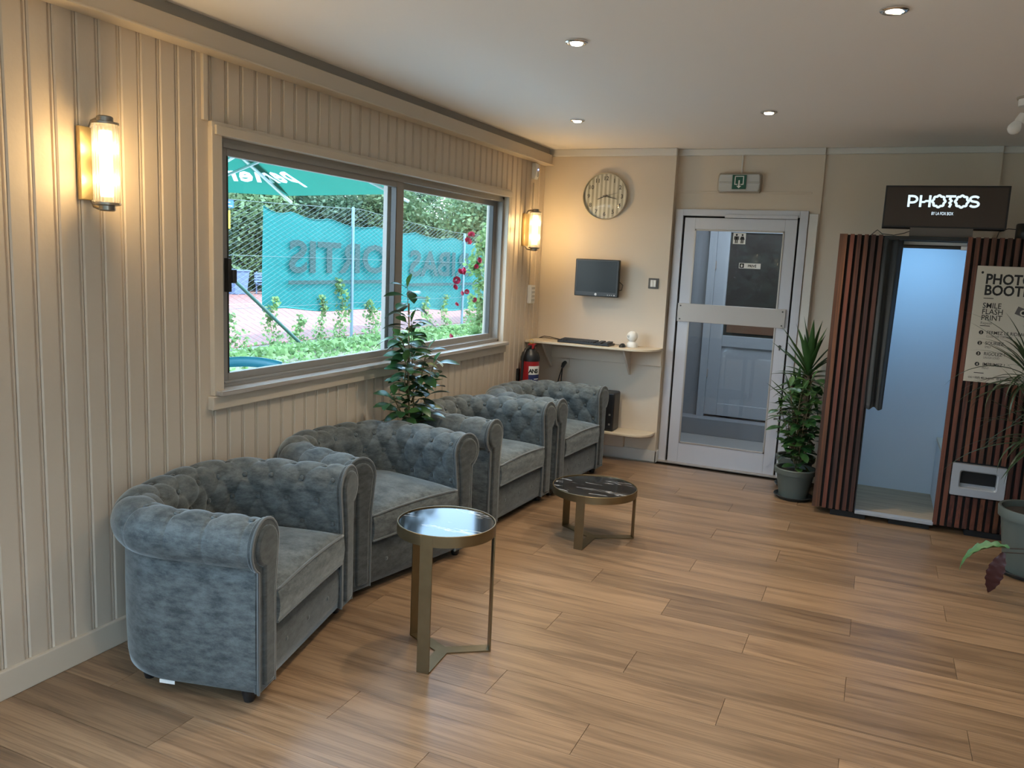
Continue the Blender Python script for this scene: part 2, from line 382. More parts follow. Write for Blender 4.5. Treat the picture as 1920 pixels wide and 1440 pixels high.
def leaf_cloud(name, P, size, mat, seed=1, asp=.55, nrm=None):
    """many small folded leaves (two triangles each) at the points P"""
    r = np.random.default_rng(seed); n = len(P)
    d = r.normal(size=(n, 3)); d[:, 2] *= .6; d /= np.linalg.norm(d, axis=1)[:, None]
    q = r.normal(size=(n, 3)); q -= (q*d).sum(1)[:, None]*d; q /= np.linalg.norm(q, axis=1)[:, None]
    s_ = size*r.uniform(.6, 1.3, (n, 1))
    a = P-d*s_*.5; b = P+q*s_*asp*.5; c = P+d*s_*.5; e = P-q*s_*asp*.5
    V = np.stack([a, b, c, e], 1).reshape(-1, 3); I = np.arange(n*4).reshape(n, 4)
    me = bpy.data.meshes.new(name); me.from_pydata(V.tolist(), [], I.tolist()); me.update(); me.materials.append(mat); return me

# ------------------------------------------------------------------ room shell
CEIL = 2.52
fl = MB(); fl.box(-.05, 6.6, -8.2, .2, -.12, -.014)
floor = struct(fl.build('floor', M['joint']))
PW, PL = .2045, 1.222
cyc = [2.28, 1.88, 2.69]
plank_mesh = {}
def plank(x0, x1, y0, y1):
    key = (round(x1-x0, 3), round(y1-y0, 3))
    if key not in plank_mesh:
        hx, hy = (x1-x0)/2, (y1-y0)/2; g = .0008; mb = MB(); ch = .0004
        vs = [(sx*(hx-g), sy*(hy-g), z) for z in (-.014, -ch) for sx, sy in ((-1, -1), (1, -1), (1, 1), (-1, 1))]
        vs += [(sx*(hx-g-ch), sy*(hy-g-ch), 0) for sx, sy in ((-1, -1), (1, -1), (1, 1), (-1, 1))]
        fs = [(8, 9, 10, 11)]+[(i, (i+1) % 4, 4+(i+1) % 4, 4+i) for i in range(4)]+[(4+i, 4+(i+1) % 4, 8+(i+1) % 4, 8+i) for i in range(4)]
        plank_mesh[key] = mb.add(vs, fs).mesh('plank', M['floor'])
    o = link('plank', plank_mesh[key], floor); o.location = ((x0+x1)/2, (y0+y1)/2, 0)
for k in range(-8, 18):
    y0 = -3.745+k*PW; y1 = y0+PW
    y1 = min(y1, .1)
    if y1-y0 < .03: continue
    j = cyc[k % 3]
    x = j-PL*3
    while x < 4.7:
        a, b = max(x, .0), min(x+PL, 4.75)
        if b-a > .02: plank(a, b, y0, y1)
        x += PL
struct(MB().box(0, 4.75, -8.0, -3.745-8*PW, -.013, 0).box(4.75, 6.5, -8.0, .1, -.013, 0).build('floor_rest', M['floor'])).name = 'trim_9'
ceiling = struct(MB().box(-.3, 6.8, -8.3, 3.0, CEIL, CEIL+.2).build('ceiling', M['ceiling']))

# left wall: backing with window opening, then vertical boards
WY0, WY1, WZ0, WZ1 = -3.735, -.765, .945, 2.085
wl = MB()
wl.box(-.16, -.014, -4.87, WY0, -.1, CEIL).box(-.16, -.014, WY1, .1, -.1, CEIL).box(-.16, -.014, WY0, WY1, -.1, WZ0).box(-.16, -.014, WY0, WY1, WZ1, CEIL)
wl.box(-.16, -.014, -8.2, -7.9, -.1, CEIL).box(-.16, -.014, -7.9, -4.87, 2.2, CEIL).box(-.16, -.014, -7.9, -4.87, -.1, .8)
wall_left = struct(wl.build('wall_left', M['board']))
bmesh_cache = {}
def board(y0, wd, z0, z1):
    key = (round(wd, 3), round(z0, 3), round(z1, 3))
    if key not in bmesh_cache:
        h = wd/2-.0015; c = .006
        # tongue and groove board: wide flat face, a narrow stepped bead along one edge
        poly = [(-h, -.012), (h, -.012), (h, -.004), (h-.002, -.0035), (h-.0065, -.0035), (h-.009, -.0095), (h-.0145, -.0095), (h-.018, 0), (-h+c, 0), (-h, -.004)]
        vs = [(q[1], q[0], z) for z in (z0, z1) for q in poly]; n = len(poly)
        mb = MB().add(vs, [tuple(range(n)), tuple(range(n, 2*n))[::-1]]+[(i, n+i, n+(i+1) % n, (i+1) % n) for i in range(n)])
        bmesh_cache[key] = mb.mesh('plank', M['board'])
    o = link('plank', bmesh_cache[key], wall_left); o.location = (0, y0+wd/2, 0)
BW = .0912
y = -4.87
k = 0
while y < -.01:
    wd = BW
    if y+wd > -.004: wd = -.004-y
    yc = y+wd/2
    if wd > .02:
        if -3.78 < yc < -.74:
            board(y, wd, .10, .90); board(y, wd, 2.10, 2.392)
        else: board(y, wd, .10, 2.392)
    y += wd
struct(MB().box(-.0, .075, -8.0, -.06, 2.392, 2.470).build('trim_1', M['trim'], bevel=.004))
struct(MB().box(-.0, .092, -8.0, -.055, 2.384, 2.394).build('trim_2', M['trim'], bevel=.003))
struct(MB().box(-.02, .05, -8.0, -.06, 2.471, CEIL).build('trim_3', plain('shadow_soffit', (.30, .28, .25), .7)))  # shade of the gap above the beam put into this strip's dark colour
struct(MB().box(-.005, .016, -4.89, -.02, 0, .105).build('baseboard_left', M['trim'], bevel=.004))
struct(MB().box(-.16, .012, -4.905, -4.872, 0, 2.392).build('trim_4', M['trim'], bevel=.002))
# narrow batten on the boards left of the window
struct(MB().box(-.004, .014, -3.836, -3.812, 2.12, 2.392).build('trim_5', M['trim'], bevel=.002))

# window
win = sempty('window_1')
def wb(name, mat, *a, bevel=.003, label=None):
    mb = MB()
    for bx in a: mb.box(*bx)
    return mb.build(name, mat, win, bevel=bevel, label=label)
wb('casing', M['trim'], (-.02, .034, -3.785, -.725, 2.068, 2.108)); wb('casing', M['trim'], (-.0, .022, -3.80, -.715, 2.098, 2.122))
wb('casing', M['trim'], (-.06, .024, -3.80, -3.742, .945, 2.10)); wb('casing', M['trim'], (-.06, .024, -.768, -.722, .945, 2.10))
wb('reveal', M['trim'], (-.16, -.012, -3.744, -3.732, .945, 2.085), (-.16, -.012, -.770, -.758, .945, 2.085), (-.16, -.012, -3.74, -.76, 2.078, 2.088), bevel=0)
wb('apron', M['trim'], (-.004, .030, -3.815, -.712, .882, .944), bevel=.004)
ws = wb('window_sill', wood('sill_wood', (.50, .46, .42), (.38, .34, .30), .25, 'Y', 1., .1), (-.06, .062, -3.79, -.735, .945, .968), bevel=.003)
# fixed aluminium frame with track lips
wb('frame', M['alu_dark'], (-.14, -.015, -3.735, -3.70, .968, 2.078), (-.14, -.015, -.795, -.765, .968, 2.078), (-.14, -.015, -3.735, -.765, 2.045, 2.078), (-.14, -.015, -3.735, -.765, .968, .985), bevel=.002)
wb('track', M['alu_dark'], (-.022, -.012, -3.70, -.795, 2.028, 2.05), (-.062, -.056, -3.70, -.795, 2.028, 2.05), (-.022, -.012, -3.70, -.795, .985, .995), (-.062, -.056, -3.70, -.795, .985, .995), bevel=.001)
def sash(x0, x1, ya, yb, z0, z1, sl, sr, sb, st):
    o = wb('sash', M['alu_dark'], (x0, x1, ya, ya+sl, z0, z1), (x0, x1, yb-sr, yb, z0, z1), (x0, x1, ya+sl, yb-sr, z0, z0+sb), (x0, x1, ya+sl, yb-sr, z1-st, z1), bevel=.003)
    xm = (x0+x1)/2
    MB().box(xm-.003, xm+.003, ya+sl-.005, yb-sr+.005, z0+sb-.005, z1-st+.005).build('pane', M['glass'], o)
    MB().box(x0-.002, x1+.002, ya+sl-.002, ya+sl+.006, z0+sb, z1-st).box(x0-.002, x1+.002, yb-sr-.006, yb-sr+.002, z0+sb, z1-st).build('gasket', M['latch'], o)
    return o
sash(-.055, -.025, -3.70, -2.19, .985, 2.05, .035, .085, .045, .055)
sash(-.100, -.070, -2.30, -.795, .985, 2.05, .085, .045, .045, .055)
o = wb('latch', M['latch'], (-.027, .0, -3.685, -3.665, 1.40, 1.55), (-.02, .012, -3.668, -3.645, 1.44, 1.50), bevel=.002, label='dark window latch on the left stile')

# back wall: desk niche panel, door section, wall to the right
wbk = MB(); wbk.box(-.16, 1.098, 0, .18, -.1, CEIL)
wbk.box(1.098, 1.115, .08, .18, -.1, CEIL).box(1.115, 2.10, .08, .18, 2.062, CEIL).box(2.10, 2.19, .08, .18, -.1, CEIL)
wbk.box(2.19, 3.33, .10, .2, -.1, CEIL).box(3.33, 6.7, .13, .22, -.1, CEIL)
wall_back = struct(wbk.build('wall_back', M['wall']))
struct(MB().box(0, 1.105, -.028, .0, 2.462, CEIL).box(1.098, 2.19, .052, .08, 2.470, CEIL).box(2.19, 3.33, .072, .10, 2.474, CEIL).box(3.33, 6.6, .102, .13, 2.474, CEIL).build('trim_6', M['white_trim'], bevel=.006))
struct(MB().box(.45, 1.112, -.02, .0, 0, .095).box(1.098, 1.113, -.02, .08, 0, .095).build('baseboard_back', M['white_trim'], bevel=.003))
struct(MB().box(2.118, 2.182, .062, .082, 0, 2.04).build('trim_7', M['white_trim'], bevel=.004))
struct(MB().box(1.098, 2.12, .074, .08, 2.185, 2.20).build('trim_8', M['wall'], bevel=.002))
wr = MB().box(6.5, 6.7, -8.2, .2, -.1, CEIL); struct(wr.build('wall_right', M['wall']))
wf = MB().box(-.16, .15, -8.2, -8.0, -.1, CEIL).box(6.2, 6.6, -8.2, -8.0, -.1, CEIL).box(.15, 6.2, -8.2, -8.0, 2.44, CEIL).box(.15, 6.2, -8.2, -8.0, -.1, .06)
for xx in (1.36, 2.57, 3.78, 4.99): wf.box(xx-.045, xx+.045, -8.15, -8.05, .06, 2.44)
struct(wf.build('wall_front', M['white_trim']))
# side glazing near the camera (outside the frame)
sg = sempty('window_2')
mb = MB()
for yy in (-7.88, -6.9, -5.9, -4.93): mb.box(-.12, -.06, yy-.03, yy+.03, .8, 2.2)
mb.box(-.12, -.06, -7.9, -4.9, .8, .86).box(-.12, -.06, -7.9, -4.9, 2.14, 2.2).build('frame', M['alu_dark'], sg)
MB().box(-.094, -.088, -7.85, -4.96, .86, 2.14).build('pane', M['glass'], sg)
rg = sempty('window_3')
MB().box(.15, 6.2, -8.104, -8.098, .06, 2.44).build('pane', M['glass'], rg)

# ------------------------------------------------------------------ glazed door and the corridor behind it
door = sempty('door_1')
def db(name, mat, *a, bevel=.002, label=None, parent=None):
    mb = MB()
    for bx in a: mb.box(*bx)
    return mb.build(name, mat, parent or door, bevel=bevel, label=label)
db('door_frame', M['alu'], (1.112, 1.172, .055, .17, 0, 2.06), (2.052, 2.112, .055, .17, 0, 2.06), (1.172, 2.052, .055, .17, 2.008, 2.06))
db('door_seal', M['black_matt'], (1.172, 1.188, .085, .15, 0, 2.008), (2.038, 2.052, .085, .15, 0, 2.008), (1.172, 2.052, .085, .15, 1.994, 2.008), bevel=0)
leaf = db('door_leaf', M['alu'], (1.188, 1.272, .06, .11, .012, 1.994), (1.952, 2.038, .06, .11, .012, 1.994), (1.272, 1.952, .06, .11, .012, .175), (1.272, 1.952, .06, .11, 1.905, 1.994))
db('glazing_bead', M['steel'], (1.272, 1.284, .056, .072, .175, 1.905), (1.940, 1.952, .056, .072, .175, 1.905), (1.272, 1.952, .056, .072, .175, .187), (1.272, 1.952, .056, .072, 1.893, 1.905), bevel=.001, parent=leaf)
MB().box(1.272, 1.952, .080, .086, .17, 1.91).build('pane', M['door_glass'], leaf)
pl = db('push_plate', M['steel'], (1.186, 2.016, .040, .052, 1.172, 1.318), bevel=.002, parent=leaf, label='brushed steel push plate across the glass')
db('hold_block', M['alu'], (1.20, 1.26, .045, .06, 1.18, 1.31), (1.96, 2.01, .045, .06, 1.18, 1.31), bevel=0, parent=leaf)
sc = MB()
for sx in (1.208, 1.994):
    for sz in (1.192, 1.298): sc.lathe([(.0, -.003), (.006, -.003), (.006, 0)], 10, (sx, .040, sz), 'y')
sc.build('screws', M['latch'], leaf, smooth=40)
db('closer_rail', M['alu'], (1.50, 2.04, .030, .06, 1.996, 2.022), parent=door)
MB().lathe([(.0, -.004), (.012, -.004), (.012, 0)], 14, (1.994, .06, 1.03), 'y').box(1.989, 1.999, .056, .062, 1.0, 1.03).build('keyhole', M['latch'], leaf)
db('threshold', M['steel'], (1.10, 2.11, .02, .17, 0, .012))
# stickers on the glass
st = tag(MB().box(1.570, 1.665, .0765, .0795, 1.80, 1.885).build('toilet_sticker', M['paper']), 'white square toilet sticker with man and woman, on door glass', 'sticker')
fig = MB()
def pict(cx, woman):
    yf0, yf1 = .0753, .0765
    fig.prism([(cx+.0075*math.cos(a*PI/6), 1.870+.0075*math.sin(a*PI/6)) for a in range(12)], 'y', yf0, yf1)
    if woman: fig.prism([(cx-.010, 1.859), (cx+.010, 1.859), (cx+.019, 1.834), (cx-.019, 1.834)], 'y', yf0, yf1)
    else: fig.box(cx-.011, cx+.011, yf0, yf1, 1.832, 1.859)
    for s in (-1, 1):
        fig.box(cx+s*.006-.0038, cx+s*.006+.0038, yf0, yf1, 1.806, 1.836)
        if not woman: fig.box(cx+s*.0155-.003, cx+s*.0155+.003, yf0, yf1, 1.832, 1.859)
pict(1.596, False); pict(1.640, True)
fig.build('pictogram', M['ink'], st)
st = tag(MB().box(1.632, 1.795, .0765, .0795, 1.615, 1.656).build('privacy_sticker', M['paper']), 'small white PRIVE sticker with black hand symbol on door glass', 'sticker')
MB().box(1.637, 1.670, .0755, .0766, 1.619, 1.652).build('symbol', M['ink'], st)
MB().prism([(1.6535+.008*math.cos(a*PI/6), 1.633+.008*math.sin(a*PI/6)) for a in range(12)], 'y', .0748, .0756).box(1.649, 1.652, .0748, .0756, 1.636, 1.646).box(1.655, 1.658, .0748, .0756, 1.636, 1.646).build('hand', M['paper'], st)
text('PRIVÉ', .026, M['ink'], st, (1.700, .0762, 1.626), RB, bold=.0006)
# corridor
struct(MB().box(.7, 3.2, .2, 2.9, -.1, .0).build('floor_corridor', M['tile'])).name = 'floor_2'
struct(MB().box(.7, 3.2, 1.36, 1.7, .0, .16).build('trim_10', M['concrete'], bevel=.004))
cw = MB().box(.55, .7, .18, 2.9, -.1, CEIL).box(3.2, 3.35, .18, 2.9, -.1, CEIL).box(.55, 3.35, 2.8, 3.0, -.4, CEIL).box(.7, 1.12, 1.55, 1.75, .16, CEIL).box(1.12, 2.2, 1.55, 1.75, 2.12, CEIL).box(2.2, 3.2, 1.55, 1.75, .16, CEIL)
struct(cw.build('wall_corridor', M['concrete'])).name = 'wall_inner'
blk = bpy.data.objects['wall_inner']
for r_ in range(9):
    off = .18 if r_ % 2 else 0
    for c_ in range(6):
        y0 = .22+c_*.4-off; y1 = y0+.385
        y0, y1 = max(y0, .2), min(y1, 1.54)
        if y1-y0 > .04: MB().box(.70, .712, y0, y1, .01+r_*.2, .195+r_*.2).build('block', M['concrete'], blk, bevel=.003)
d2 = sempty('door_2')
db('door_frame', M['grey_door'], (1.12, 1.19, 1.50, 1.75, .16, 2.12), (2.13, 2.2, 1.50, 1.75, .16, 2.12), (1.19, 2.13, 1.50, 1.75, 2.05, 2.12), parent=d2)
lf2 = db('door_leaf', M['grey_door'], (1.19, 1.31, 1.52, 1.57, .18, 2.05), (2.02, 2.13, 1.52, 1.57, .18, 2.05), (1.31, 2.02, 1.52, 1.57, .18, .30), (1.31, 2.02, 1.52, 1.57, .86, .97), (1.31, 2.02, 1.52, 1.57, 1.95, 2.05), parent=d2, bevel=.004)
MB().box(1.31, 2.02, 1.535, 1.555, .30, .86).build('panel', M['grey_door'], lf2)
MB().box(1.31, 2.02, 1.54, 1.55, .97, 1.95).build('pane', M['dark_glass'], lf2)
MB().box(1.185, 1.20, 1.505, 1.53, .55, .63).box(1.185, 1.20, 1.505, 1.53, 1.6, 1.68).build('hinge', M['steel'], lf2)
fr = tag(MB().box(1.34, 1.99, 1.528, 1.534, 1.0, 1.13).build('cardboard_stack', plain('brown_board', (.16, .08, .045), .7)), 'brown board seen low behind the far door glass', 'board')
cl = bpy.data.lights.new('corridor_fill_light', 'AREA'); cl.energy = CORRIDOR_FILL_W; cl.size = .8; cl.color = (.78, .89, 1)  # fill light added to brighten the corridor; its source is unseen
co2 = bpy.data.objects.new('corridor_fill_light', cl); COL.objects.link(co2); co2.location = (1.7, .65, 2.44)
lt = thing('corridor_fill_housing', 'unseen flat square housing added with the fill light in the corridor', 'lamp', (1.7, .65, CEIL))
MB().box(-.28, .28, -.28, .28, -.05, 0).build('housing', M['plastic'], lt, bevel=.005)

# ------------------------------------------------------------------ tub armchairs
def arc_path(hw, xb, F, ri, off, ns):
    """centre line of the tub: front of near arm -> back -> front of far arm; returns pts, normals, s at offset 0"""
    segs = []
    x1 = xb+ri; yb = hw-ri
    L1 = F-x1; L2 = PI/2*(ri+.06); L3 = 2*yb
    tot = 2*L1+2*L2+L3
    P, Nn, Sv = [], [], []
    for i in range(ns):
        s = tot*i/(ns-1)
        if s <= L1: p = (F-s, -hw); n = (0, -1)
        elif s <= L1+L2:
            a = (s-L1)/L2*PI/2; p = (x1-ri*math.sin(a), -yb-ri*math.cos(a)); n = (-math.sin(a), -math.cos(a))
        elif s <= L1+L2+L3: p = (xb, -yb+(s-L1-L2)); n = (-1, 0)
        elif s <= L1+2*L2+L3:
            a = PI/2-(s-L1-L2-L3)/L2*PI/2; p = (x1-ri*math.sin(a), yb+ri*math.cos(a)); n = (-math.sin(a), math.cos(a))
        else: p = (x1+(s-L1-2*L2-L3), hw); n = (0, 1)
        P.append(p); Nn.append(n); Sv.append(s)
    return np.array(P), np.array(Nn), np.array(Sv), tot
CF, CB, CHW, CT, CRI = .33, -.33, .31, .12, .21
RC, RZ, RR = .072, .585, .088          # roll centre (outwards from the inner line), height, radius
def chair_prototype():
    NS = 421
    P, Nn, Sv, tot = arc_path(CHW, CB+CT, CF, CRI, 0, NS)
    # profile: inner face then roll
    prof = []; vv = []
    z0 = .33
    for i in range(26):
        t = i/25; prof.append((.012-(.012-(RC-RR))*t**1.3, z0+(RZ-z0)*t, -1, 0)); vv.append((RZ-z0)*t)
    v_in = RZ-z0
    for i in range(1, 45):
        a = PI-i/44*(PI+.80); prof.append((RC+RR*math.cos(a), RZ+RR*math.sin(a), math.cos(a), math.sin(a))); vv.append(v_in+RR*(PI-a))
    prof = np.array(prof); vv = np.array(vv)
    ncol = 12; ds = tot/ncol; dv = .098
    v1 = v_in+RR*PI/2-3*dv+.004     # row 3 sits on top of the roll
    s_ = Sv[:, None]; v_ = vv[None, :]
    wv = (v_-v1)/dv
    x = s_/ds
    A, Bq = x+wv/2+.25, x-wv/2+.25
    # row j=3 buttons must not fall on the ends: phase .25
    pu = (np.abs(np.sin(PI*A))*np.abs(np.sin(PI*Bq)))**.40
    low = np.clip((wv+.9)/.6, 0, 1); pu = pu*low+.6*(1-low)
    pleat = np.abs(np.sin(PI*(x+.25+1.5)))**.35
    k_ = np.clip((wv-3)/.25, 0, 1); k_ = k_*k_*(3-2*k_)
    fade = np.clip(1-(wv-3)/1.7, 0, 1)
    h = .011*pu*(1-k_)+(.011*pleat*fade+.006*(1-fade))*k_
    btn = []
    for j in range(0, 4):
        vj = v1+j*dv
        for i in range(-1, ncol+2):
            sj = (i+.5*(j % 2)-.25)*ds
            if .03 < sj < tot-.03:
                d2_ = (s_-sj)**2+(v_-vj)**2; h = h-.010*np.exp(-d2_/(.016**2))-.006*np.exp(-d2_/(.040**2)); btn.append((sj, vj))
    fr_ = (x+.25+1.5)%1.0; dl = np.minimum(fr_, 1-fr_)*ds; h = h-.0045*np.exp(-(dl/.0055)**2)*k_*np.clip(1-(wv-3)/2.6, 0, 1)
    e = np.clip(np.minimum(s_, tot-s_)/.06, 0, 1); e = e*e*(3-2*e); h = h*e+.001*(1-e)
    nn = prof[:, 0][None, :]+h*prof[:, 2][None, :]; zz = prof[:, 1][None, :]+h*prof[:, 3][None, :]
    V = np.zeros(nn.shape+(3,))
    V[..., 0] = P[:, 0:1]+Nn[:, 0:1]*nn; V[..., 1] = P[:, 1:2]+Nn[:, 1:2]*nn; V[..., 2] = zz
    tuft = grid_mesh('tufted_back', V, M['velvet'])
    def at(sj, vj, lift):
        i = int(round(sj/tot*(NS-1))); j = int(np.argmin(np.abs(vv-vj)))
        n_ = Vector((Nn[i, 0]*prof[j, 2], Nn[i, 1]*prof[j, 2], prof[j, 3])).normalized()
        return Vector(V[i, j])+n_*lift, n_
    buttons = [at(sj, vj, .009) for sj, vj in btn]
    # outer shell
    P2, N2, S2, t2 = arc_path(CHW, CB+CT, CF, CRI, 0, 121)
    op = [(RC+.05, .545), (CT-.004, .525), (CT, .49), (CT+.003, .36), (CT+.003, .20), (CT, .09), (CT-.006, .055), (CT-.03, .043), (.02, .045)]
    W = np.zeros((121, len(op), 3))
    for j, (n_, z_) in enumerate(op):
        W[:, j, 0] = P2[:, 0]+N2[:, 0]*n_; W[:, j, 1] = P2[:, 1]+N2[:, 1]*n_; W[:, j, 2] = z_
    shell = grid_mesh('outer_shell', W, M['velvet'])
    return tuft, shell, buttons
def arm_outline(g):
    """front panel outline in (n,z): straight post with a round scroll head; g shrinks it"""
    r = RR+.009-g; pts = [(CT-g, .05+g)]
    c = (RC, RZ)
    zo = c[1]-math.sqrt(max(r*r-(CT-g-c[0])**2, 0))
    a0 = math.atan2(zo-c[1], CT-g-c[0]); a1 = PI+.02
    for i in range(19): a = a0+(a1-a0)*i/18; pts.append((c[0]+r*math.cos(a), c[1]+r*math.sin(a)))
    pts += [(-.002+g, .42), (0+g, .05+g)]
    return pts
def make_chair():
    tuft, shell, buttons = chair_prototype()
    root = thing('tub_armchair', '', 'armchair')
    link('tufted_back', tuft, root); link('outer_shell', shell, root)
    bmesh_ = MB().ball((0, 0, 0), .0115, 10, 6, (1, 1, .55)).mesh('button', M['velvet'], 60)
    for p, n_ in buttons:
        o = link('button', bmesh_, root); o.location = p; o.rotation_euler = n_.to_track_quat('Z', 'Y').to_euler()
    for s in (-1, 1):
        ol = arm_outline(0); pts = [(s*(CHW+n_), z_) for n_, z_ in ol]
        if s < 0: pts = pts[::-1]
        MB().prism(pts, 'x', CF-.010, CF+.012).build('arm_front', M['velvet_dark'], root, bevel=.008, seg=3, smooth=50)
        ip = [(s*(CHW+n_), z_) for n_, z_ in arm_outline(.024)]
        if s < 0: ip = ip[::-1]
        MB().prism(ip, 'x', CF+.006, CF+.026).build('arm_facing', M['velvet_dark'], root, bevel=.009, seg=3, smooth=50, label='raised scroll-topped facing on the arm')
        MB().tube([(CF+.010, s*(CHW+n_), z_) for n_, z_ in arm_outline(.001)], .0055, 7).build('piping', M['piping'], root, smooth=80)
    # seat cushion
    nx, ny = 26, 26
    xs = np.linspace(-.215, CF+.014, nx); ys = np.linspace(-.302, .302, ny)
    u = np.linspace(-1, 1, nx)[:, None]; v = np.linspace(-1, 1, ny)[None, :]
    edge = (1-np.abs(u)**6)*(1-np.abs(v)**6)
    top = .415+.030*(1-u**2*.6)*(1-v**2)*1.0*np.ones_like(edge)-.022*(1-edge**.5)
    V = np.zeros((nx, ny, 3)); V[..., 0] = xs[:, None]; V[..., 1] = ys[None, :]; V[..., 2] = top
    mb = MB(); mb.v = [tuple(p) for p in V.reshape(-1, 3)]
    mb.f = [(i*ny+j, (i+1)*ny+j, (i+1)*ny+j+1, i*ny+j+1) for i in range(nx-1) for j in range(ny-1)]
    # front and sides wrapped down
    ring = [(i, 0) for i in range(nx)]+[(nx-1, j) for j in range(1, ny)]+[(i, ny-1) for i in range(nx-2, -1, -1)]
    prev = [i*ny+j for i, j in ring]
    for dz, bl in ((-.03, .010), (-.07, .014), (-.11, .010), (-.138, 0)):
        cur = []
        for i, j in ring:
            bx = bl if i == nx-1 else 0; by = 0
            p = V[i, j]; cur.append(len(mb.v)); mb.v.append((p[0]+bx, p[1]+by, .402+dz+.012*(1-(2*j/(ny-1)-1)**2)*(1 if dz > -.13 else .3)))
        for a in range(len(ring)-1): mb.f.append((prev[a], prev[a+1], cur[a+1], cur[a]))
        prev = cur
    cush = mb.build('seat_cushion', M['velvet'], root, smooth=60)
    fe = [tuple(V[nx-1, j]+np.array([.004, 0, -.002])) for j in range(ny)]
    MB().tube([tuple(V[i, 0]+np.array([0, -.001, 0])) for i in range(nx-8, nx-1)]+fe+[tuple(V[i, ny-1]) for i in range(nx-2, nx-9, -1)], .0055, 7).build('piping', M['piping'], cush, smooth=80)
    MB().tube([(CF+.016, yy, .268+.003*math.cos(yy*5)) for yy in np.linspace(-.300, .300, 15)], .0055, 7).build('piping', M['piping'], cush, smooth=80)
    # front rail with three buttons
    rail = []
    for z_, b_ in ((.046, -.014), (.055, -.002), (.10, .004), (.17, .006), (.225, .003), (.25, -.006), (.262, -.02), (.262, -.10)):
        rail.append([(CF+b_-.006, yy, z_) for yy in np.linspace(-.312, .312, 29)])
    W = np.array(rail)
    for c_ in (-.19, 0, .19):
        d_ = (W[..., 1]-c_)**2+(W[..., 2]-.15)**2; W[..., 0] -= .006*np.exp(-d_/.02**2)
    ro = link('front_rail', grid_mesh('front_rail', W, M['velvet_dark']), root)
    for c_ in (-.19, 0, .19):
        o = link('button', bmesh_, root); o.location = (CF-.004, c_, .15); o.rotation_euler = (0, PI/2, 0)
    MB().box(-.20, CF-.02, -.30, .30, .05, .27).build('seat_base', M['black_matt'], root)
    MB().box(-.12, CF-.05, -.33, .33, .046, .052).build('underlining', M['black_matt'], root)
    for fx, fy in ((CF-.05, -.385), (CF-.05, .385), (-.15, -.33), (-.15, .33)):
        MB().lathe([(.018, 0), (.021, .01), (.026, .03), (.028, .048)], 14, (fx, fy, 0)).build('foot', M['black'], root, smooth=40, label='short black turned foot')
    return root
CH = [
    ((.385, -4.085), 13.5, 'grey-green velvet tub armchair nearest the camera, its plain outer side showing'),
    ((.335, -3.05), -12.0, 'grey-green velvet tub armchair behind the taller brass side table'),
    ((.385, -1.915), -3.0, 'grey-green velvet tub armchair right of the window plant, third along the boarded wall'),
    ((.455, -.985), -4.0, 'grey-green velvet tub armchair below the wall desk, beside the computer tower'),
]
proto = make_chair()
for i, ((cx, cy), rz, lb) in enumerate(CH):
    c = proto if i == 0 else copy_tree(proto)
    c.location = (cx, cy, 0); c.rotation_euler = (0, 0, math.radians(rz)); c['label'] = lb; c['group'] = 'velvet tub armchairs along the window wall'
cb = MB().box(-.030, .030, -.001, .001, -.008, .006); 
o = cb.build('care_label', M['paper'], proto); o.location = (-.02, -(CHW+CT-.010), .047)

# ------------------------------------------------------------------ side tables
def side_table(loc, rz, R, H, lb):
    t = thing('side_table', lb, 'side table', (loc[0], loc[1], 0), rz, 'round brass tables with marble tops')
    b = .045 if H > .4 else .042; th = .005
    n = 64; mb = MB()
    mb.lathe([(R-.006, H-b), (R, H-b), (R, H-.0015), (R-.0015, H), (R-.005, H), (R-.006, H-.002)], n, cap=False); 
    vs = len(mb.v)
    mb.add([((R-.006)*math.cos(2*PI*i/n), (R-.006)*math.sin(2*PI*i/n), z_) for z_ in (H-.002, H-b) for i in range(n)], [(i, (i+1) % n, n+(i+1) % n, n+i) for i in range(n)])
    mb.build('rim', M['brass'], t, smooth=35)
    MB().lathe([(R-.0065, H-.022), (R-.0065, H-.008), (R-.009, H-.005)], n).build('marble_top', M['marble'], t, smooth=35)
    wd = .026; Y = []
    for k in range(3):
        a = 2*PI*k/3; c_, s_ = math.cos(a), math.sin(a)
        def q(x, y_, z_): return (x*c_-y_*s_, x*s_+y_*c_, z_)
        vs = [q(x, y_, z_) for z_ in (0, H-.004) for x, y_ in ((R-.007, -wd), (R-.001, -wd), (R-.001, wd), (R-.007, wd))]
        MB().add(vs, [(0, 3, 2, 1), (4, 5, 6, 7), (0, 1, 5, 4), (1, 2, 6, 5), (2, 3, 7, 6), (3, 0, 4, 7)]).build('leg', M['brass'], t, bevel=.0008)
        Y += [q(R-.007, -wd, 0)[:2], q(R-.007, wd, 0)[:2], q(wd/math.sqrt(3), wd, 0)[:2]]
    base = MB().prism(Y, 'z', .0005, .006)
    base.build('base', M['brass'], t)
    return t
side_table((1.170, -3.735), math.atan2(-.195, .02), .198, .558, 'tall round brass side table with marble top reflecting the window, nearest armchair')
side_table((1.250, -2.065), math.atan2(-.25, -.0), .248, .315, 'low wide round brass side table with white-veined black marble top')

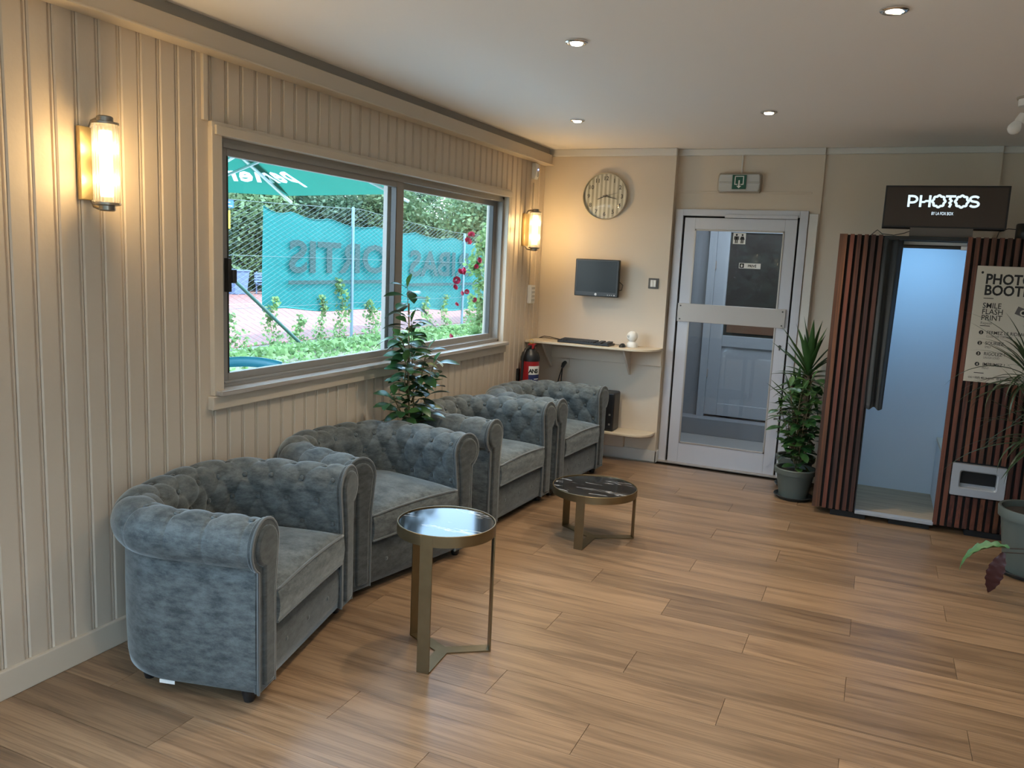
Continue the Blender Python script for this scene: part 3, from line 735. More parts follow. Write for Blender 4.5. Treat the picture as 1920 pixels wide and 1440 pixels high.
# ------------------------------------------------------------------ wall sconces
def sconce(y, z, lb):
    t = thing('wall_sconce', lb, 'wall lamp', (.0, y, z), 0, 'reeded glass wall sconces on the boarded wall')
    MB().box(.001, .022, -.045, .045, -.128, .128).build('back_plate', M['brass_bright'], t, bevel=.002)
    n = 22; R = .042; mb = MB(); gx = .095
    prof = [(R*(1+.06*(1-abs(((i % 5)-2)/2))), 2*PI*i/(n*5)) for i in range(n*5)]
    ring = lambda zz: [(gx+r*math.cos(a), r*math.sin(a), zz) for r, a in prof]
    k = len(prof); mb.add(ring(-.135)+ring(.135), [(i, (i+1) % k, k+(i+1) % k, k+i) for i in range(k)])
    mb.build('glass_shade', M['reed'], t, smooth=45)
    for s in (-1, 1):
        MB().lathe([(r_, s*h_) for r_, h_ in ((.030, 0), (.046, 0), (.046, .008), (.028, .012), (.028, .026), (.022, .030), (0.001, .030))], 24, (gx, 0, s*.135)).build('cap', M['bronze'], t, smooth=35)
        MB().tube([(.012, .0, s*.12), (.03, 0, s*.150), (.05, 0, s*.155), (gx-.02, 0, s*.155)], .006, 8).build('bracket', M['bronze'], t, smooth=60)
        MB().ball((gx, 0, s*.055), .024, 12, 8, (1, 1, 1.6)).build('bulb', M['bulb'], t, smooth=80)
    MB().lathe([(.020, -.115), (.022, -.108), (.022, .108), (.020, .115)], 16, (gx, 0, 0)).build('frosted_tube', M['tube'], t, smooth=40)
    for s in (-1, 1):
        l = bpy.data.lights.new('sconce_light', 'POINT'); l.energy = SCONCE_W/2; l.color = (1, .70, .34); l.shadow_soft_size = .03
        lo = bpy.data.objects.new('sconce_light', l); COL.objects.link(lo); lo.location = (gx+.052, y, z+s*.06)
sconce(-4.385, 1.872, 'lit reeded-glass wall sconce with brass plate, left of the window')
sconce(-.405, 1.842, 'lit reeded-glass wall sconce with brass plate, right of the window near corner')

# ------------------------------------------------------------------ ceiling lights
def downlight(x, y, lb, tilt=0, grp='recessed ceiling spots', pw=1.):
    t = thing('ceiling_spot', lb, 'ceiling light', (x, y, CEIL), 0, grp)
    MB().lathe([(.032, .0), (.048, -.001), (.048, -.006), (.042, -.010), (.034, -.010), (.030, -.004)], 28, cap=False).build('ring', M['chrome'], t, smooth=40)
    lp = MB().lathe([(.027, 0), (.027, -.010), (.023, -.015), (.001, -.016)], 24).build('lamp', M['spot'], t, smooth=40)
    lp.rotation_euler = (tilt, tilt*.5, 0)
    l = bpy.data.lights.new('spot_light', 'SPOT'); l.energy = DOWNLIGHT_W*pw; l.spot_size = math.radians(110); l.spot_blend = .6; l.color = (1, .86, .66); l.shadow_soft_size = .04
    lo = bpy.data.objects.new('spot_light', l); COL.objects.link(lo); lo.location = (x, y, CEIL-.03)
downlight(1.385, -3.13, 'lit chrome ceiling spot nearest above the tall side table')
downlight(2.60, -3.25, 'lit tilted ceiling spot at the top right of the photo', .25)
downlight(.745, -1.33, 'lit ceiling spot nearest the clock wall and window beam')
downlight(1.96, -1.42, 'lit ceiling spot in front of the emergency exit light')
for (x, y) in ((1.97, -5.0), (3.2, -5.0), (1.4, -6.8), (2.6, -6.8), (3.8, -6.8)): downlight(x, y, 'unseen recessed ceiling spot added behind the camera to brighten the room', 0, 'unseen ceiling spots added behind the camera', .7)  # extra unseen spots continuing the ceiling grid, added to lift the room's brightness
t = thing('ceiling_spotlight', 'unlit white surface spotlight with bare bulb above the photo booth', 'ceiling light', (3.24, -1.60, CEIL))
MB().lathe([(.055, -.012), (.058, -.008), (.058, 0)], 28).build('base_ring', M['taupe'], t, smooth=40)
MB().lathe([(.046, -.045), (.048, -.040), (.050, -.012)], 28).build('canopy', M['plastic'], t, smooth=40)
MB().tube([(.0, 0, -.043), (-.005, 0, -.065), (-.018, -.0, -.085)], .008, 10).build('arm', M['steel'], t, smooth=60)
d = Vector((-.45, 0, -.9)).normalized()
def along(p0, prof, n=18):
    mb = MB().lathe([(r, -h) for r, h in prof], n); q = Vector((0, 0, -1)).rotation_difference(d)
    mb.v = [tuple(q @ Vector(v) + Vector(p0)) for v in mb.v]; return mb
along((-.016, 0, -.08), [(.012, 0), (.020, .004), (.022, .045)]).build('socket', M['plastic'], t, smooth=40)
along((-.037, 0, -.12), [(.018, 0), (.027, .02), (.031, .035), (.027, .05), (.014, .062), (.001, .065)]).build('bulb', M['plastic'], t, smooth=60)

# ------------------------------------------------------------------ things on the back wall
# clock
t = thing('wall_clock', 'round wall clock with grey and cream striped dial and brass rim', 'clock', (.537, 0, 2.145))
MB().lathe([(.176, -.002), (.186, -.004), (.190, -.018), (.188, -.034), (.183, -.038), (.181, -.034), (.180, -.012)], 56, axis='y', cap=False).build('rim', M['gold'], t, smooth=40)
di = MB().lathe([(.178, -.004), (.178, -.014)], 56, axis='y').build('dial', M['clock_dial'], t, smooth=30)
for hh in range(1, 13):
    a = PI/2-hh*PI/6; s = str(hh)
    text(s, .046, M['ink_soft'], t, (.142*math.cos(a), -.0155, .142*math.sin(a)-.015), RB, name='numeral', align='CENTER', bold=.0006)
def hand(name, ang, L, wd, yy, back=.02):
    a = PI/2-ang*2*PI; c_, s_ = math.cos(a), math.sin(a)
    p = [(-back, -wd), (L*.8, -wd), (L, 0), (L*.8, wd), (-back, wd)]
    MB().prism([(x*c_-z_*s_, x*s_+z_*c_) for x, z_ in p], 'y', yy-.0015, yy).build(name, M['ink_soft'], t)
hand('hour_hand', (8+17/60)/12, .075, .0035, -.018); hand('minute_hand', 17/60, .115, .003, -.021); hand('second_hand', 12.6/60, .12, .001, -.024, .04)
MB().lathe([(.007, -.014), (.007, -.026)], 14, axis='y').build('hub', M['ink_soft'], t)
MB().lathe([(.179, -.034), (.12, -.042), (.001, -.045)], 40, axis='y', cap=False).build('glass_cover', M['glass'], t, smooth=80)
# monitor
t = thing('wall_monitor', 'black switched-off monitor mounted on the wall above the desk', 'monitor', (.535, -.095, 1.485))
MB().box(-.187, .187, -.012, .03, -.152, .150).build('case', M['monitor'], t, bevel=.006)
MB().box(-.170, .170, -.0135, -.0115, -.115, .136).build('screen', M['screen'], t)
MB().box(-.11, .11, .03, .055, -.10, .10).box(-.05, .05, .05, .094, -.05, .05).build('bracket', M['black'], t, bevel=.004)
MB().lathe([(.001, -.0155), (.010, -.0150), (.011, -.012)], 18, (0, 0, -.134), 'y').build('badge', M['steel'], t, smooth=40)
bt = MB()
for k in range(3): bt.box(.10+k*.017, .106+k*.017, -.0145, -.0115, -.138, -.133)
bt.box(.153, .163, -.0145, -.0115, -.140, -.131).build('buttons', M['steel'], t)
MB().tube([(.16, .04, -.1), (.20, .05, -.09), (.205, .06, -.05), (.17, .05, -.02)], .003, 6).build('cable', M['black'], t, smooth=60)
# light switch
t = thing('light_switch', 'white double light switch on bare grey backing plate beside the door', 'switch', (.985, 0, 1.462))
MB().box(-.042, .042, -.008, -.0, -.042, .042).build('backing', plain('metal_backing', (.10, .095, .09), .6, .2), t, bevel=.003)
MB().box(-.024, .024, -.010, -.007, -.028, .028).build('frame', M['plastic'], t, bevel=.001)
for s in (-1, 1): MB().box(-.0225 if s < 0 else .001, -.001 if s < 0 else .0225, -.018, -.009, -.026, .026).build('rocker', M['plastic'], t, bevel=.002)
# emergency exit light
t = thing('exit_light', 'emergency exit light with green arrow sign above the door', 'exit light', (1.590, .08, 2.262))
pr = [(-.155, -.075), (.150, -.075), (.160, -.06), (.164, 0), (.160, .058), (.150, .072), (-.155, .072), (-.163, .05), (-.167, 0), (-.163, -.06)]
MB().prism(pr, 'y', -.045, -.0).build('housing', M['taupe'], t, bevel=.006, smooth=40)
MB().prism([(x*.95, z_*.88) for x, z_ in pr], 'y', -.060, -.040).build('lens', M['lens'], t, bevel=.010, smooth=40)
MB().tube([(-.15, -.060, .0), (.15, -.060, .0)], .006, 8).build('tube', M['lens'], t, smooth=60)
MB().box(-.052, .052, -.070, -.064, -.050, .056).build('sign_plate', M['exit_green'], t, bevel=.001, label='green plate with white door-and-arrow emblem')
em = MB(); y0, y1 = -.0712, -.070
em.box(-.034, .034, y0, y1, .042, .048).box(-.034, -.028, y0, y1, -.012, .048).box(.028, .034, y0, y1, -.012, .048).box(-.034, -.011, y0, y1, -.018, -.012).box(.011, .034, y0, y1, -.018, -.012)
em.box(-.005, .005, y0, y1, -.028, .016).prism([(0, -.044), (.018, -.026), (-.018, -.026)], 'y', y0, y1).build('emblem', M['paper'], t)
MB().tube([(.005, -.012, .258), (.005, -.012, .072)], .006, 8).build('conduit', M['white_trim'], t, smooth=60)
# wall sensor, thermostat box, on the boarded wall by the corner
t = thing('motion_sensor', 'small white alarm motion sensor with blue light high in corner', 'sensor', (.0, -.275, 2.315))
pr = [(.001, -.06), (.03, -.065), (.042, -.03), (.044, .02), (.034, .062), (.001, .062)]
MB().add([(x, y_, z_) for y_ in (-.032, .032) for x, z_ in pr], [tuple(range(6)), tuple(range(6, 12))[::-1]]+[(i, 6+i, 6+(i+1) % 6, (i+1) % 6) for i in range(6)]).build('case', M['plastic'], t, bevel=.006)
MB().ball((.041, 0, -.025), .022, 12, 8, (.35, .9, 1)).build('lens', M['lens'], t, smooth=80)
MB().ball((.043, .0, .012), .006, 8, 6).build('indicator', M['blue_led'], t)
t = thing('control_box', 'white wall control box with side buttons below the corner sconce', 'control box', (.0, -.235, 1.325))
MB().box(.001, .034, -.045, .045, -.075, .075).build('case', M['plastic'], t, bevel=.004)
b = MB()
for k in range(4): b.box(.034, .037, -.03, .03, -.058+k*.033, -.040+k*.033)
b.build('buttons', M['lens'], t)
MB().tube([(.006, -.03, .9), (.006, -.03, .08)], .004, 6).build('cable', M['taupe'], t, smooth=60)
# fire extinguisher on the boarded wall
t = thing('fire_extinguisher', 'red fire extinguisher with black hose in the corner under the desk', 'fire extinguisher', (.105, -.40, .42))
MB().lathe([(.060, 0), (.076, .015), (.078, .05), (.078, .375)], 32).build('cylinder', M['red'], t, smooth=50)
MB().lathe([(.079, .372), (.079, .40), (.066, .44), (.045, .455), (.040, .47)], 32).build('shoulder', M['black'], t, smooth=50)
MB().box(-.018, .018, -.020, .020, .465, .50).box(-.02, .05, -.012, .012, .492, .505).build('valve', M['black'], t, bevel=.003)
MB().prism([(-.02, .50), (.0, .47), (.03, .47), (.042, .51), (.03, .515), (-.012, .515)], 'y', -.016, .016).build('lever', M['red'], t, bevel=.002)
MB().tube([(.012+.018*math.cos(a*PI/8), .016*0-.02, .532+.018*math.sin(a*PI/8)) for a in range(16)], .002, 6, True).build('safety_pin', M['ring'], t, smooth=60)
MB().tube([(-.0, -.03, .485), (-.01, -.075, .47), (-.02, -.105, .40), (-.02, -.112, .25), (-.02, -.115, .08), (-.02, -.11, .02)], .011, 10).build('hose', M['black'], t, smooth=60)
MB().tube([(-.02, -.11, .06), (-.02, -.108, -.03)], [.015, .020], 10).build('nozzle', M['black'], t, smooth=60)
def wrap(a0, a1, z0, z1, r, n=8):
    mb = MB(); vs = [(r*math.cos(a0+(a1-a0)*i/n), r*math.sin(a0+(a1-a0)*i/n), z_) for z_ in (z0, z1) for i in range(n+1)]
    return mb.add(vs, [(i, i+1, n+2+i, n+1+i) for i in range(n)])
A0, A1 = -1.27, .15
wrap(A0, A1, .265, .335, .0786).build('label', M['paper'], t)
wrap(A0, A1, .05, .265, .0786).build('label', M['navy'], t)
for k, (z0, z1) in enumerate(((.20, .225), (.165, .19), (.13, .155))): wrap(A0+.12, A0+.42, z0, z1, .0792, 3).build('pictogram', M['paper'], t)
for k in range(9): wrap(A0+.6, A1-.15, .09+k*.017, .097+k*.017, .0792, 5).build('print_line', M['paper'], t)
for i, ch in enumerate('ANS'):
    a = A0+.20+i*.36
    text(ch, .046, M['ink'], t, (.0793*math.cos(a), .0793*math.sin(a), .28), (PI/2, 0, a+PI/2), align='CENTER', bold=.0015)
MB().box(-.1, -.078, -.04, .04, .2, .3).build('wall_bracket', M['black'], t)

# wall desk
dk = thing('wall_desk', 'cream wall desk shelf with triangular brackets and lower shelf', 'desk', (0, 0, 0))
def rounded(x0, x1, y0, r, n=10):
    """shelf outline against y=0: square at x0, round at x1 front"""
    return [(x0, -.001), (x0, y0)]+[(x1-r+r*math.sin(a*PI/2/n), y0+r-r*math.cos(a*PI/2/n)) for a in range(n+1)]+[(x1, -.001)]
MB().prism(rounded(.006, 1.10, -.29, .20), 'z', .928, .946).build('desktop', M['ply'], dk, bevel=.003)
for bx in (.135, .835):
    MB().add([(x, y_, z_) for x in (bx-.009, bx+.009) for y_, z_ in ((-.001, .927), (-.23, .927), (-.21, .905), (-.001, .70))],
             [(0, 1, 2, 3), (7, 6, 5, 4), (0, 4, 5, 1), (1, 5, 6, 2), (2, 6, 7, 3), (3, 7, 4, 0)]).build('bracket', M['ply_edge'], dk, bevel=.002)
MB().box(.004, 1.096, -.018, -.001, .795, .927).build('back_rail', M['wall'], dk, bevel=.002)
MB().prism(rounded(.36, 1.085, -.245, .16), 'z', .232, .250).build('lower_shelf', M['ply'], dk, bevel=.003)
MB().box(.55, .835, -.05, -.001, .095, .228).build('shelf_support', M['wall'], dk, bevel=.003)
# keyboard
kb = thing('keyboard', 'black computer keyboard lying on the wall desk', 'keyboard', (.50, -.175, .947), math.radians(-3))
MB().box(-.225, .225, -.075, .075, 0, .016).build('case', M['black'], kb, bevel=.004)
keys = MB()
for r_ in range(6):
    zt = .024+r_*.0015
    for c_ in range(21):
        if c_ in (15, 18) or (r_ == 0 and 3 < c_ < 10): continue
        x0 = -.215+c_*.0205; keys.box(x0, x0+.0165, -.065+r_*.022, -.065+r_*.022+.018, .015, zt)
keys.box(-.153, -.013, -.065, -.047, .015, .024)
ko = keys.build('keys', plain('key_plastic', (.03, .03, .032), .45), kb); ko['kind'] = 'stuff'
tag(MB().tube([(.03, -.03, .950), (.08, -.05, .968), (.14, -.06, .966), (.22, -.07, .956), (.28, -.10, .953), (.32, -.12, .953)], .0035, 6).tube([(.03, -.04, .950), (.10, -.07, .958), (.18, -.085, .955), (.30, -.11, .952)], .003, 6).build('desk_cable', M['black'], smooth=60), 'black cable looping on the left end of the desk', 'cable')
ms = thing('computer_mouse', 'small black computer mouse on the wall desk', 'mouse', (.815, -.19, .947))
MB().ball((0, 0, .0), .032, 16, 10, (.85, 1.3, .95)).build('shell', M['black'], ms, smooth=80)
for v in ms.children[0].data.vertices: v.co.z = max(v.co.z, 0)
MB().tube([(.0, .04, .012), (-.03, .09, .006), (-.10, .10, .005), (-.2, .10, .005)], .002, 6).build('cable', M['black'], ms, smooth=60)
cm = thing('ball_camera', 'white ball-shaped indoor camera standing on the wall desk', 'camera', (.875, -.13, .947))
MB().lathe([(.045, 0), (.046, .008), (.040, .030), (.028, .044), (.012, .05)], 28).build('stand', M['plastic'], cm, smooth=50)
MB().ball((0, 0, .086), .044, 24, 16).build('head', M['plastic'], cm, smooth=80)
MB().ball((-.018, -.036, .090), .014, 12, 8, (1, .6, 1)).build('lens', M['lens'], cm, smooth=80)
# socket and plug
sk = thing('power_plug', 'black power plug with hanging cables under the desk', 'plug', (.27, 0, .755))
MB().box(-.035, .035, -.014, -.0185+.018, -.035, .035).build('socket', M['wall'], sk, bevel=.002)
MB().tube([(0, -.014, 0), (.0, -.05, -.01), (-.008, -.06, -.04)], [.016, .018, .012], 10).build('plug', M['black'], sk, smooth=60)
MB().tube([(-.008, -.06, -.04), (-.03, -.06, -.12), (-.055, -.05, -.22), (-.06, -.04, -.5)], .005, 7).tube([(-.006, -.058, -.04), (-.015, -.05, -.13), (-.012, -.045, -.25), (-.01, -.04, -.5)], .005, 7).build('cable', M['black'], sk, smooth=60)
# computer tower on the lower shelf
pc = thing('computer_tower', 'black and grey computer case standing on the lower wall shelf', 'computer', (.60, -.13, .2505))
MB().box(-.19, .185, -.085, .085, 0, .318).build('case', M['black'], pc, bevel=.014, seg=3)
MB().box(-.16, .12, -.092, -.084, .02, .29).build('side_panel', plain('grey_case_panel', (.10, .105, .11), .5), pc, bevel=.003)
MB().box(.145, .16, -.088, -.083, .05, .065).box(.145, .16, -.088, -.083, .13, .145).build('ports', M['steel'], pc)
MB().box(-.11, -.03, -.06, .02, .318, .3195).build('sticker', M['tray'], pc)

# ------------------------------------------------------------------ photo booth
BY = -.78; X0, XO0, XO1, X1 = 2.395, 2.652, 3.118, 4.02; BZ = 1.862
pb = thing('photo_booth', 'photo booth clad in dark reddish wooden slats with open doorway', 'photo booth', (0, 0, 0))
MB().box(X0+.012, XO0-.002, BY+.022, BY+.040, .045, BZ-.004).box(XO1+.002, X1, BY+.022, BY+.040, .045, BZ-.004).box(X0+.010, X0+.028, BY+.03, .05, .045, BZ-.004).build('backing_panel', M['black_matt'], pb)
MB().box(X0+.03, X1, BY+.04, .06, BZ-.03, BZ-.006).build('roof', M['black_matt'], pb)
MB().box(XO0-.004, XO1+.002, BY+.004, BY+.04, BZ-.028, BZ-.004).build('lintel', M['black'], pb)
sm = MB().box(0, .0245, 0, .022, 0, 1).mesh('slat', M['slat'])
def slat(x, z0, z1, dx=1., y=BY):
    o = link('slat', sm, pb); o.location = (x, y, z0); o.scale = (dx, 1, z1-z0)
for i in range(6): slat(X0+.010+i*.0418, .045, BZ)
sdm = MB().box(0, .022, 0, .0245, 0, 1).mesh('slat', M['slat'])
for i in range(19):
    o = link('slat', sdm, pb); o.location = (X0-.012, BY+.004+i*.0418, .045); o.scale = (1, 1, BZ-.045)
slat(XO1-.004, .045, BZ); slat(XO1+.038, .045, BZ)
i = 0; x = XO1+.080
while x < X1-.03:
    if 3.175 < x+.012 < 3.495: slat(x, .476, BZ); slat(x, .045, .250)
    else: slat(x, .045, BZ)
    x += .0418
MB().box(XO0-.006, XO0+.0, BY+.0, BY+.06, .045, BZ-.02).build('jamb', M['black'], pb)
# inside
MB().box(XO0-.14, XO0-.12, BY+.045, .02, .05, BZ-.03).build('inner_wall', M['booth_in'], pb)
MB().box(2.45, 3.9, .0, .02, .05, BZ-.03).build('inner_wall', M['booth_in'], pb)
MB().box(3.24, 3.26, BY+.045, .0, .05, BZ-.03).build('inner_wall', M['booth_in'], pb)
MB().box(2.45, 3.24, BY+.04, .0, .04, .052).build('booth_floor', M['booth_floor'], pb)
MB().box(XO0, XO1, BY-.004, BY+.045, .036, .058).build('threshold', M['tray'], pb, bevel=.003, label='white strip along the doorway floor')
MB().box(3.135, 3.24, BY+.12, -.02, .46, .48).build('bench_top', M['ply'], pb)
MB().box(3.14, 3.24, BY+.13, -.02, .052, .46).build('bench_front', M['booth_in'], pb)
for a, b_ in ((2.50, 2.72), (2.86, 3.10), (3.30, 3.62), (3.7, 4.0)): MB().box(a, b_, BY+.02, BY+.15, 0, .038).build('plinth_block', M['black_matt'], pb)
MB().box(2.46, 4.0, BY+.16, .04, .0, .038).build('plinth', M['black_matt'], pb)
bl = bpy.data.lights.new('booth_light', 'AREA'); bl.energy = BOOTH_W; bl.shape = 'RECTANGLE'; bl.size = .5; bl.size_y = .06; bl.color = (.27, .60, 1)
bo = bpy.data.objects.new('booth_light', bl); COL.objects.link(bo); bo.location = (2.88, -.60, 1.795); bo.rotation_euler = Vector((0, .75, -.66)).to_track_quat('-Z', 'Y').to_euler()
MB().box(2.64, 3.12, -.66, -.60, 1.81, 1.83).build('lamp_panel', M['plastic'], pb)
# printed photo tray
pt = MB(); x0, x1, z0, z1 = 3.186, 3.484, .262, .464
def rr(x0, x1, z0, z1, r, n=4):
    p = []
    for cx, cz, a0 in ((x1-r, z1-r, 0), (x0+r, z1-r, PI/2), (x0+r, z0+r, PI), (x1-r, z0+r, 1.5*PI)):
        for i in range(n+1): a = a0+PI/2*i/n; p.append((cx+r*math.cos(a), cz+r*math.sin(a)))
    return p
o1, i1 = rr(x0, x1, z0, z1, .006), rr(x0+.042, x1-.042, z0+.045, z1-.038, .018)
i2 = rr(x0+.050, x1-.050, z0+.053, z1-.046, .014)
n = len(o1)
vs = [(p[0], BY+.02, p[1]) for p in o1]+[(p[0], BY-.022, p[1]) for p in o1]+[(p[0], BY-.022, p[1]) for p in i1]+[(p[0], BY-.012, p[1]) for p in i2]+[(p[0], BY+.06, p[1]) for p in i2]
fs = [(k*n+i, k*n+(i+1) % n, (k+1)*n+(i+1) % n, (k+1)*n+i) for k in range(4) for i in range(n)]
tr = MB().add(vs, fs).build('photo_tray', M['tray'], pb, smooth=30, label='pale grey plastic photo outlet with recess')
MB().prism(i2, 'y', BY+.055, BY+.06).build('recess_back', M['tray_in'], tr)
MB().prism([(BY+.0, z0+.0535), (BY+.056, z0+.0535), (BY+.056, z0+.10)], 'x', x0+.052, x1-.052).build('chute', M['tray'], tr)
# curtain and rod
rd = thing('curtain_rod', 'dark curtain rod with white end bracket across the booth doorway', 'curtain rod', (0, 0, 0))
MB().tube([(XO0+.002, BY+.055, 1.797), (XO1-.004, BY+.055, 1.797)], .011, 14).build('rod', plain('dark_metal_rod', (.06, .058, .055), .4, .5), rd, smooth=60)
MB().tube([(XO1-.035, BY+.055, 1.797), (XO1-.003, BY+.055, 1.797)], .015, 14).build('bracket', M['plastic'], rd, smooth=60, label='white end bracket')
nu, nv = 70, 24; V = np.zeros((nu, nv, 3))
for i in range(nu):
    for j in range(nv):
        a = i/(nu-1); b_ = j/(nv-1); wd = .150-.045*b_
        V[i, j] = (2.612+.028*b_+a*wd, BY-.022+.020*math.sin(a*PI*2*2.2+.6*b_)*(.7+.5*b_)-.014*math.sin(a*PI), 1.84-b_*1.085-.008*math.sin(a*9))
V[:, :, 1] += np.linspace(.05, 0, nv)[None, :]**1*(.9)
cu = link('curtain', grid_mesh('curtain', V, M['curtain'])); sd_ = cu.modifiers.new('thickness', 'SOLIDIFY'); sd_.thickness = .003
tag(cu, 'black cloth curtain gathered at the left of the booth doorway', 'curtain')
# lit sign on top
sg = thing('booth_sign', 'dark brown lit sign box reading PHOTOS on top of the booth', 'sign', (2.968, -.72, 1.862), 0)
MB().box(-.18, .17, -.0, .08, .0, .052).build('stand', M['grey_box'], sg)
bx = MB().box(-.345, .345, -.0, .10, .0, .262).build('sign_box', M['black'], sg, bevel=.003); bx.location = (0, 0, .05); bx.rotation_euler = (math.radians(-2), 0, 0)
MB().box(-.335, .333, -.003, .0005, .012, .250).build('face', M['sign_face'], bx)
# lettering PHOTOS drawn as strokes
H = .075; TZ = .128
def stroke(mb, pts, wd, closed=False, y0=-.0046, y1=-.003):
    """flat ribbon with mitred joints in the x-z plane"""
    k = len(pts); L, R_ = [], []
    for i in range(k):
        p = Vector(pts[i]); a = Vector(pts[i-1]) if (i or closed) else p; c = Vector(pts[(i+1) % k]) if (i < k-1 or closed) else p
        d1 = (p-a).normalized() if (p-a).length else (c-p).normalized(); d2_ = (c-p).normalized() if (c-p).length else d1
        n1 = Vector((-d1.y, d1.x)); n2 = Vector((-d2_.y, d2_.x)); mn = (n1+n2); mn = mn.normalized() if mn.length > 1e-4 else n1
        q = wd/2/max(mn.dot(n1), .5); L.append(p+mn*q); R_.append(p-mn*q)
    vs = [(p.x, y, p.y) for y in (y0, y1) for p in L+R_]
    m_ = k if closed else k-1; fs = []
    for i in range(m_):
        j = (i+1) % k; fs += [(i, j, k+j, k+i), (2*k+k+i, 2*k+k+j, 2*k+j, 2*k+i), (i, 2*k+i, 2*k+j, j), (k+j, 2*k+k+j, 2*k+k+i, k+i)]
    mb.add(vs, fs)
def letters():
    wd = .0135; g = {}
    z = 0; h = H-wd
    cx = -.205
    out = []
    def L(pts, closed=False):
        mb = MB(); stroke(mb, [(x_, TZ+wd/2+y_*h) for x_, y_ in pts], wd, closed); return mb
    a = .026
    p = [(cx, -.09), (cx, 1), (cx+.018, 1)]+[(cx+.020+.026*math.sin(t_*PI/8), .68+.32*math.cos(t_*PI/8)) for t_ in range(1, 8)]+[(cx+.018, .36), (cx+.006, .36)]
    out.append(L(p))
    hx = cx+.066
    mb = L([(hx, -.09), (hx, 1.09)]); stroke(mb, [(hx+.052, TZ+wd/2+h*-.09), (hx+.052, TZ+wd/2+h*1.09)], wd); stroke(mb, [(hx, TZ+wd/2+h*.42), (hx+.022, TZ+wd/2+h*.42), (hx+.030, TZ+wd/2+h*.52), (hx+.052, TZ+wd/2+h*.52)], wd*.9); out.append(mb)
    def flower(c):
        pts = []
        for i in range(64):
            t_ = 2*PI*i/64; r_ = .0335+.0028*math.cos(8*t_); pts.append((c+r_*math.cos(t_), TZ+H/2+r_*math.sin(t_)))
        mb = MB(); stroke(mb, pts, wd, True); return mb
    out.append(flower(cx+.168))
    tx = cx+.232
    mb = L([(tx-.028, 1), (tx+.028, 1)]); stroke(mb, [(tx, TZ+wd/2+h*.95), (tx-.004, TZ+wd/2+h*.74), (tx+.006, TZ+wd/2+h*.55), (tx-.004, TZ+wd/2+h*.36), (tx+.003, TZ+wd/2+h*.2), (tx-.004, TZ+wd/2-h*.09)], wd); out.append(mb)
    out.append(flower(cx+.294))
    sx = cx+.362
    pts = [(sx+.024*math.cos(t_), .75+.25*math.sin(t_)) for t_ in np.linspace(.45, PI*1.35, 9)]+[(sx+.024*math.cos(t_), .25+.25*math.sin(t_)) for t_ in np.linspace(PI*.35, -PI+.45, 9)]
    out.append(L(pts))
    return out
for mb in letters(): mb.build('letter', M['led_text'], bx)
text('BY LA FOX BOX', .027, M['led_text'], bx, (-.01, -.0036, .082), RB, name='lettering', align='CENTER', sx=.62, bold=.0001)
tag(MB().tube([(2.56, -.60, 1.863), (2.60, -.62, 1.90), (2.63, -.62, 1.875), (2.70, -.62, 1.868), (2.76, -.64, 1.882), (2.80, -.66, 1.90), (2.80, -.66, 1.93)], .0025, 6).build('sign_cable', M['black'], smooth=60), 'thin black cable left of the sign on booth top', 'cable')
sp = thing('loudspeaker', 'black cylindrical loudspeaker on top of the booth at right', 'speaker', (3.455, -.50, 1.858))
MB().lathe([(.062, 0), (.066, .006), (.066, .098), (.060, .106)], 28).build('body', M['black'], sp, smooth=40)
MB().tube([(-.06, 0, .07), (-.11, -.02, .072), (-.16, -.04, .05), (-.17, -.06, .006)], .0025, 6).build('cable', M['black'], sp, smooth=60)
# poster on the booth front
po = thing('poster', 'cream photo booth instruction poster on the slats right of doorway', 'poster', (3.182, BY-.001, .985), 0)
MB().box(0, .50, -.006, -.0005, 0, .708).build('board', M['poster'], po, bevel=.001)
def ptxt(s, x, z, size, bold=0., mat='ink', sx=1., label=None): return text(s, size, M[mat], po, (x, -.0062, z), RB, bold=bold, sx=sx, ext=.0004, label=label)
ptxt('PHOTO', .050, .602, .084, .0024, sx=.86); ptxt('BOOTH', .050, .535, .084, .0024, sx=.86)
bars = MB()
for z_ in (.512, .345, .055): bars.box(.052, .105, -.0072, -.006, z_, z_+.004)
bars.build('rule', M['ink'], po)
for s, z_ in (('SMILE', .455), ('FLASH', .418), ('PRINT', .381)): ptxt(s, .052, z_, .046, .0003, sx=.88)
ptxt('Repeat', .052, .357, .022, mat='ink_soft')
for k, (s, s2, z_) in enumerate((('FERMEZ LE RIDEAU', 'CLOSE THE CURTAINS', .298), ('SOURIEZ', 'SMILE', .233), ('RIGOLEZ !', 'LAUGH LOUD', .168), ('IMPRIMEZ !', 'PRINT', .103))):
    ptxt(s, .092, z_, .028, .0002, sx=.88); ptxt(s2, .092, z_-.020, .018, mat='ink_soft', sx=.75)
    MB().prism([(.063+.0125*math.cos(a*PI/10), z_+.008+.0125*math.sin(a*PI/10)) for a in range(20)], 'y', -.0072, -.006).build('number_disc', M['ink'], po)
    text(str(k+1), .020, M['poster'], po, (.063, -.0076, z_+.001), RB, align='CENTER', bold=.0006, name='numeral')
ptxt('+32(0) 483.36.53.35', .052, .022, .017, .0003, sx=.8); ptxt('booth_by', .195, .022, .017, .0003, sx=.9)
ic = MB()
for xx in (.030, .042): ic.tube([(xx+.005*math.cos(a*PI/5), -.0066, .027+.005*math.sin(a*PI/5)) for a in range(10)], .001, 4, True)
for x0_, x1_, z0_, z1_ in ((.178, .190, .021, .0225), (.178, .190, .0325, .034), (.178, .1795, .021, .034), (.1885, .190, .021, .034)): ic.box(x0_, x1_, -.0072, -.006, z0_, z1_)
ic.tube([(.184+.003*math.cos(a*PI/5), -.0066, .0275+.003*math.sin(a*PI/5)) for a in range(10)], .0008, 4, True); ic.build('icons', M['ink'], po)
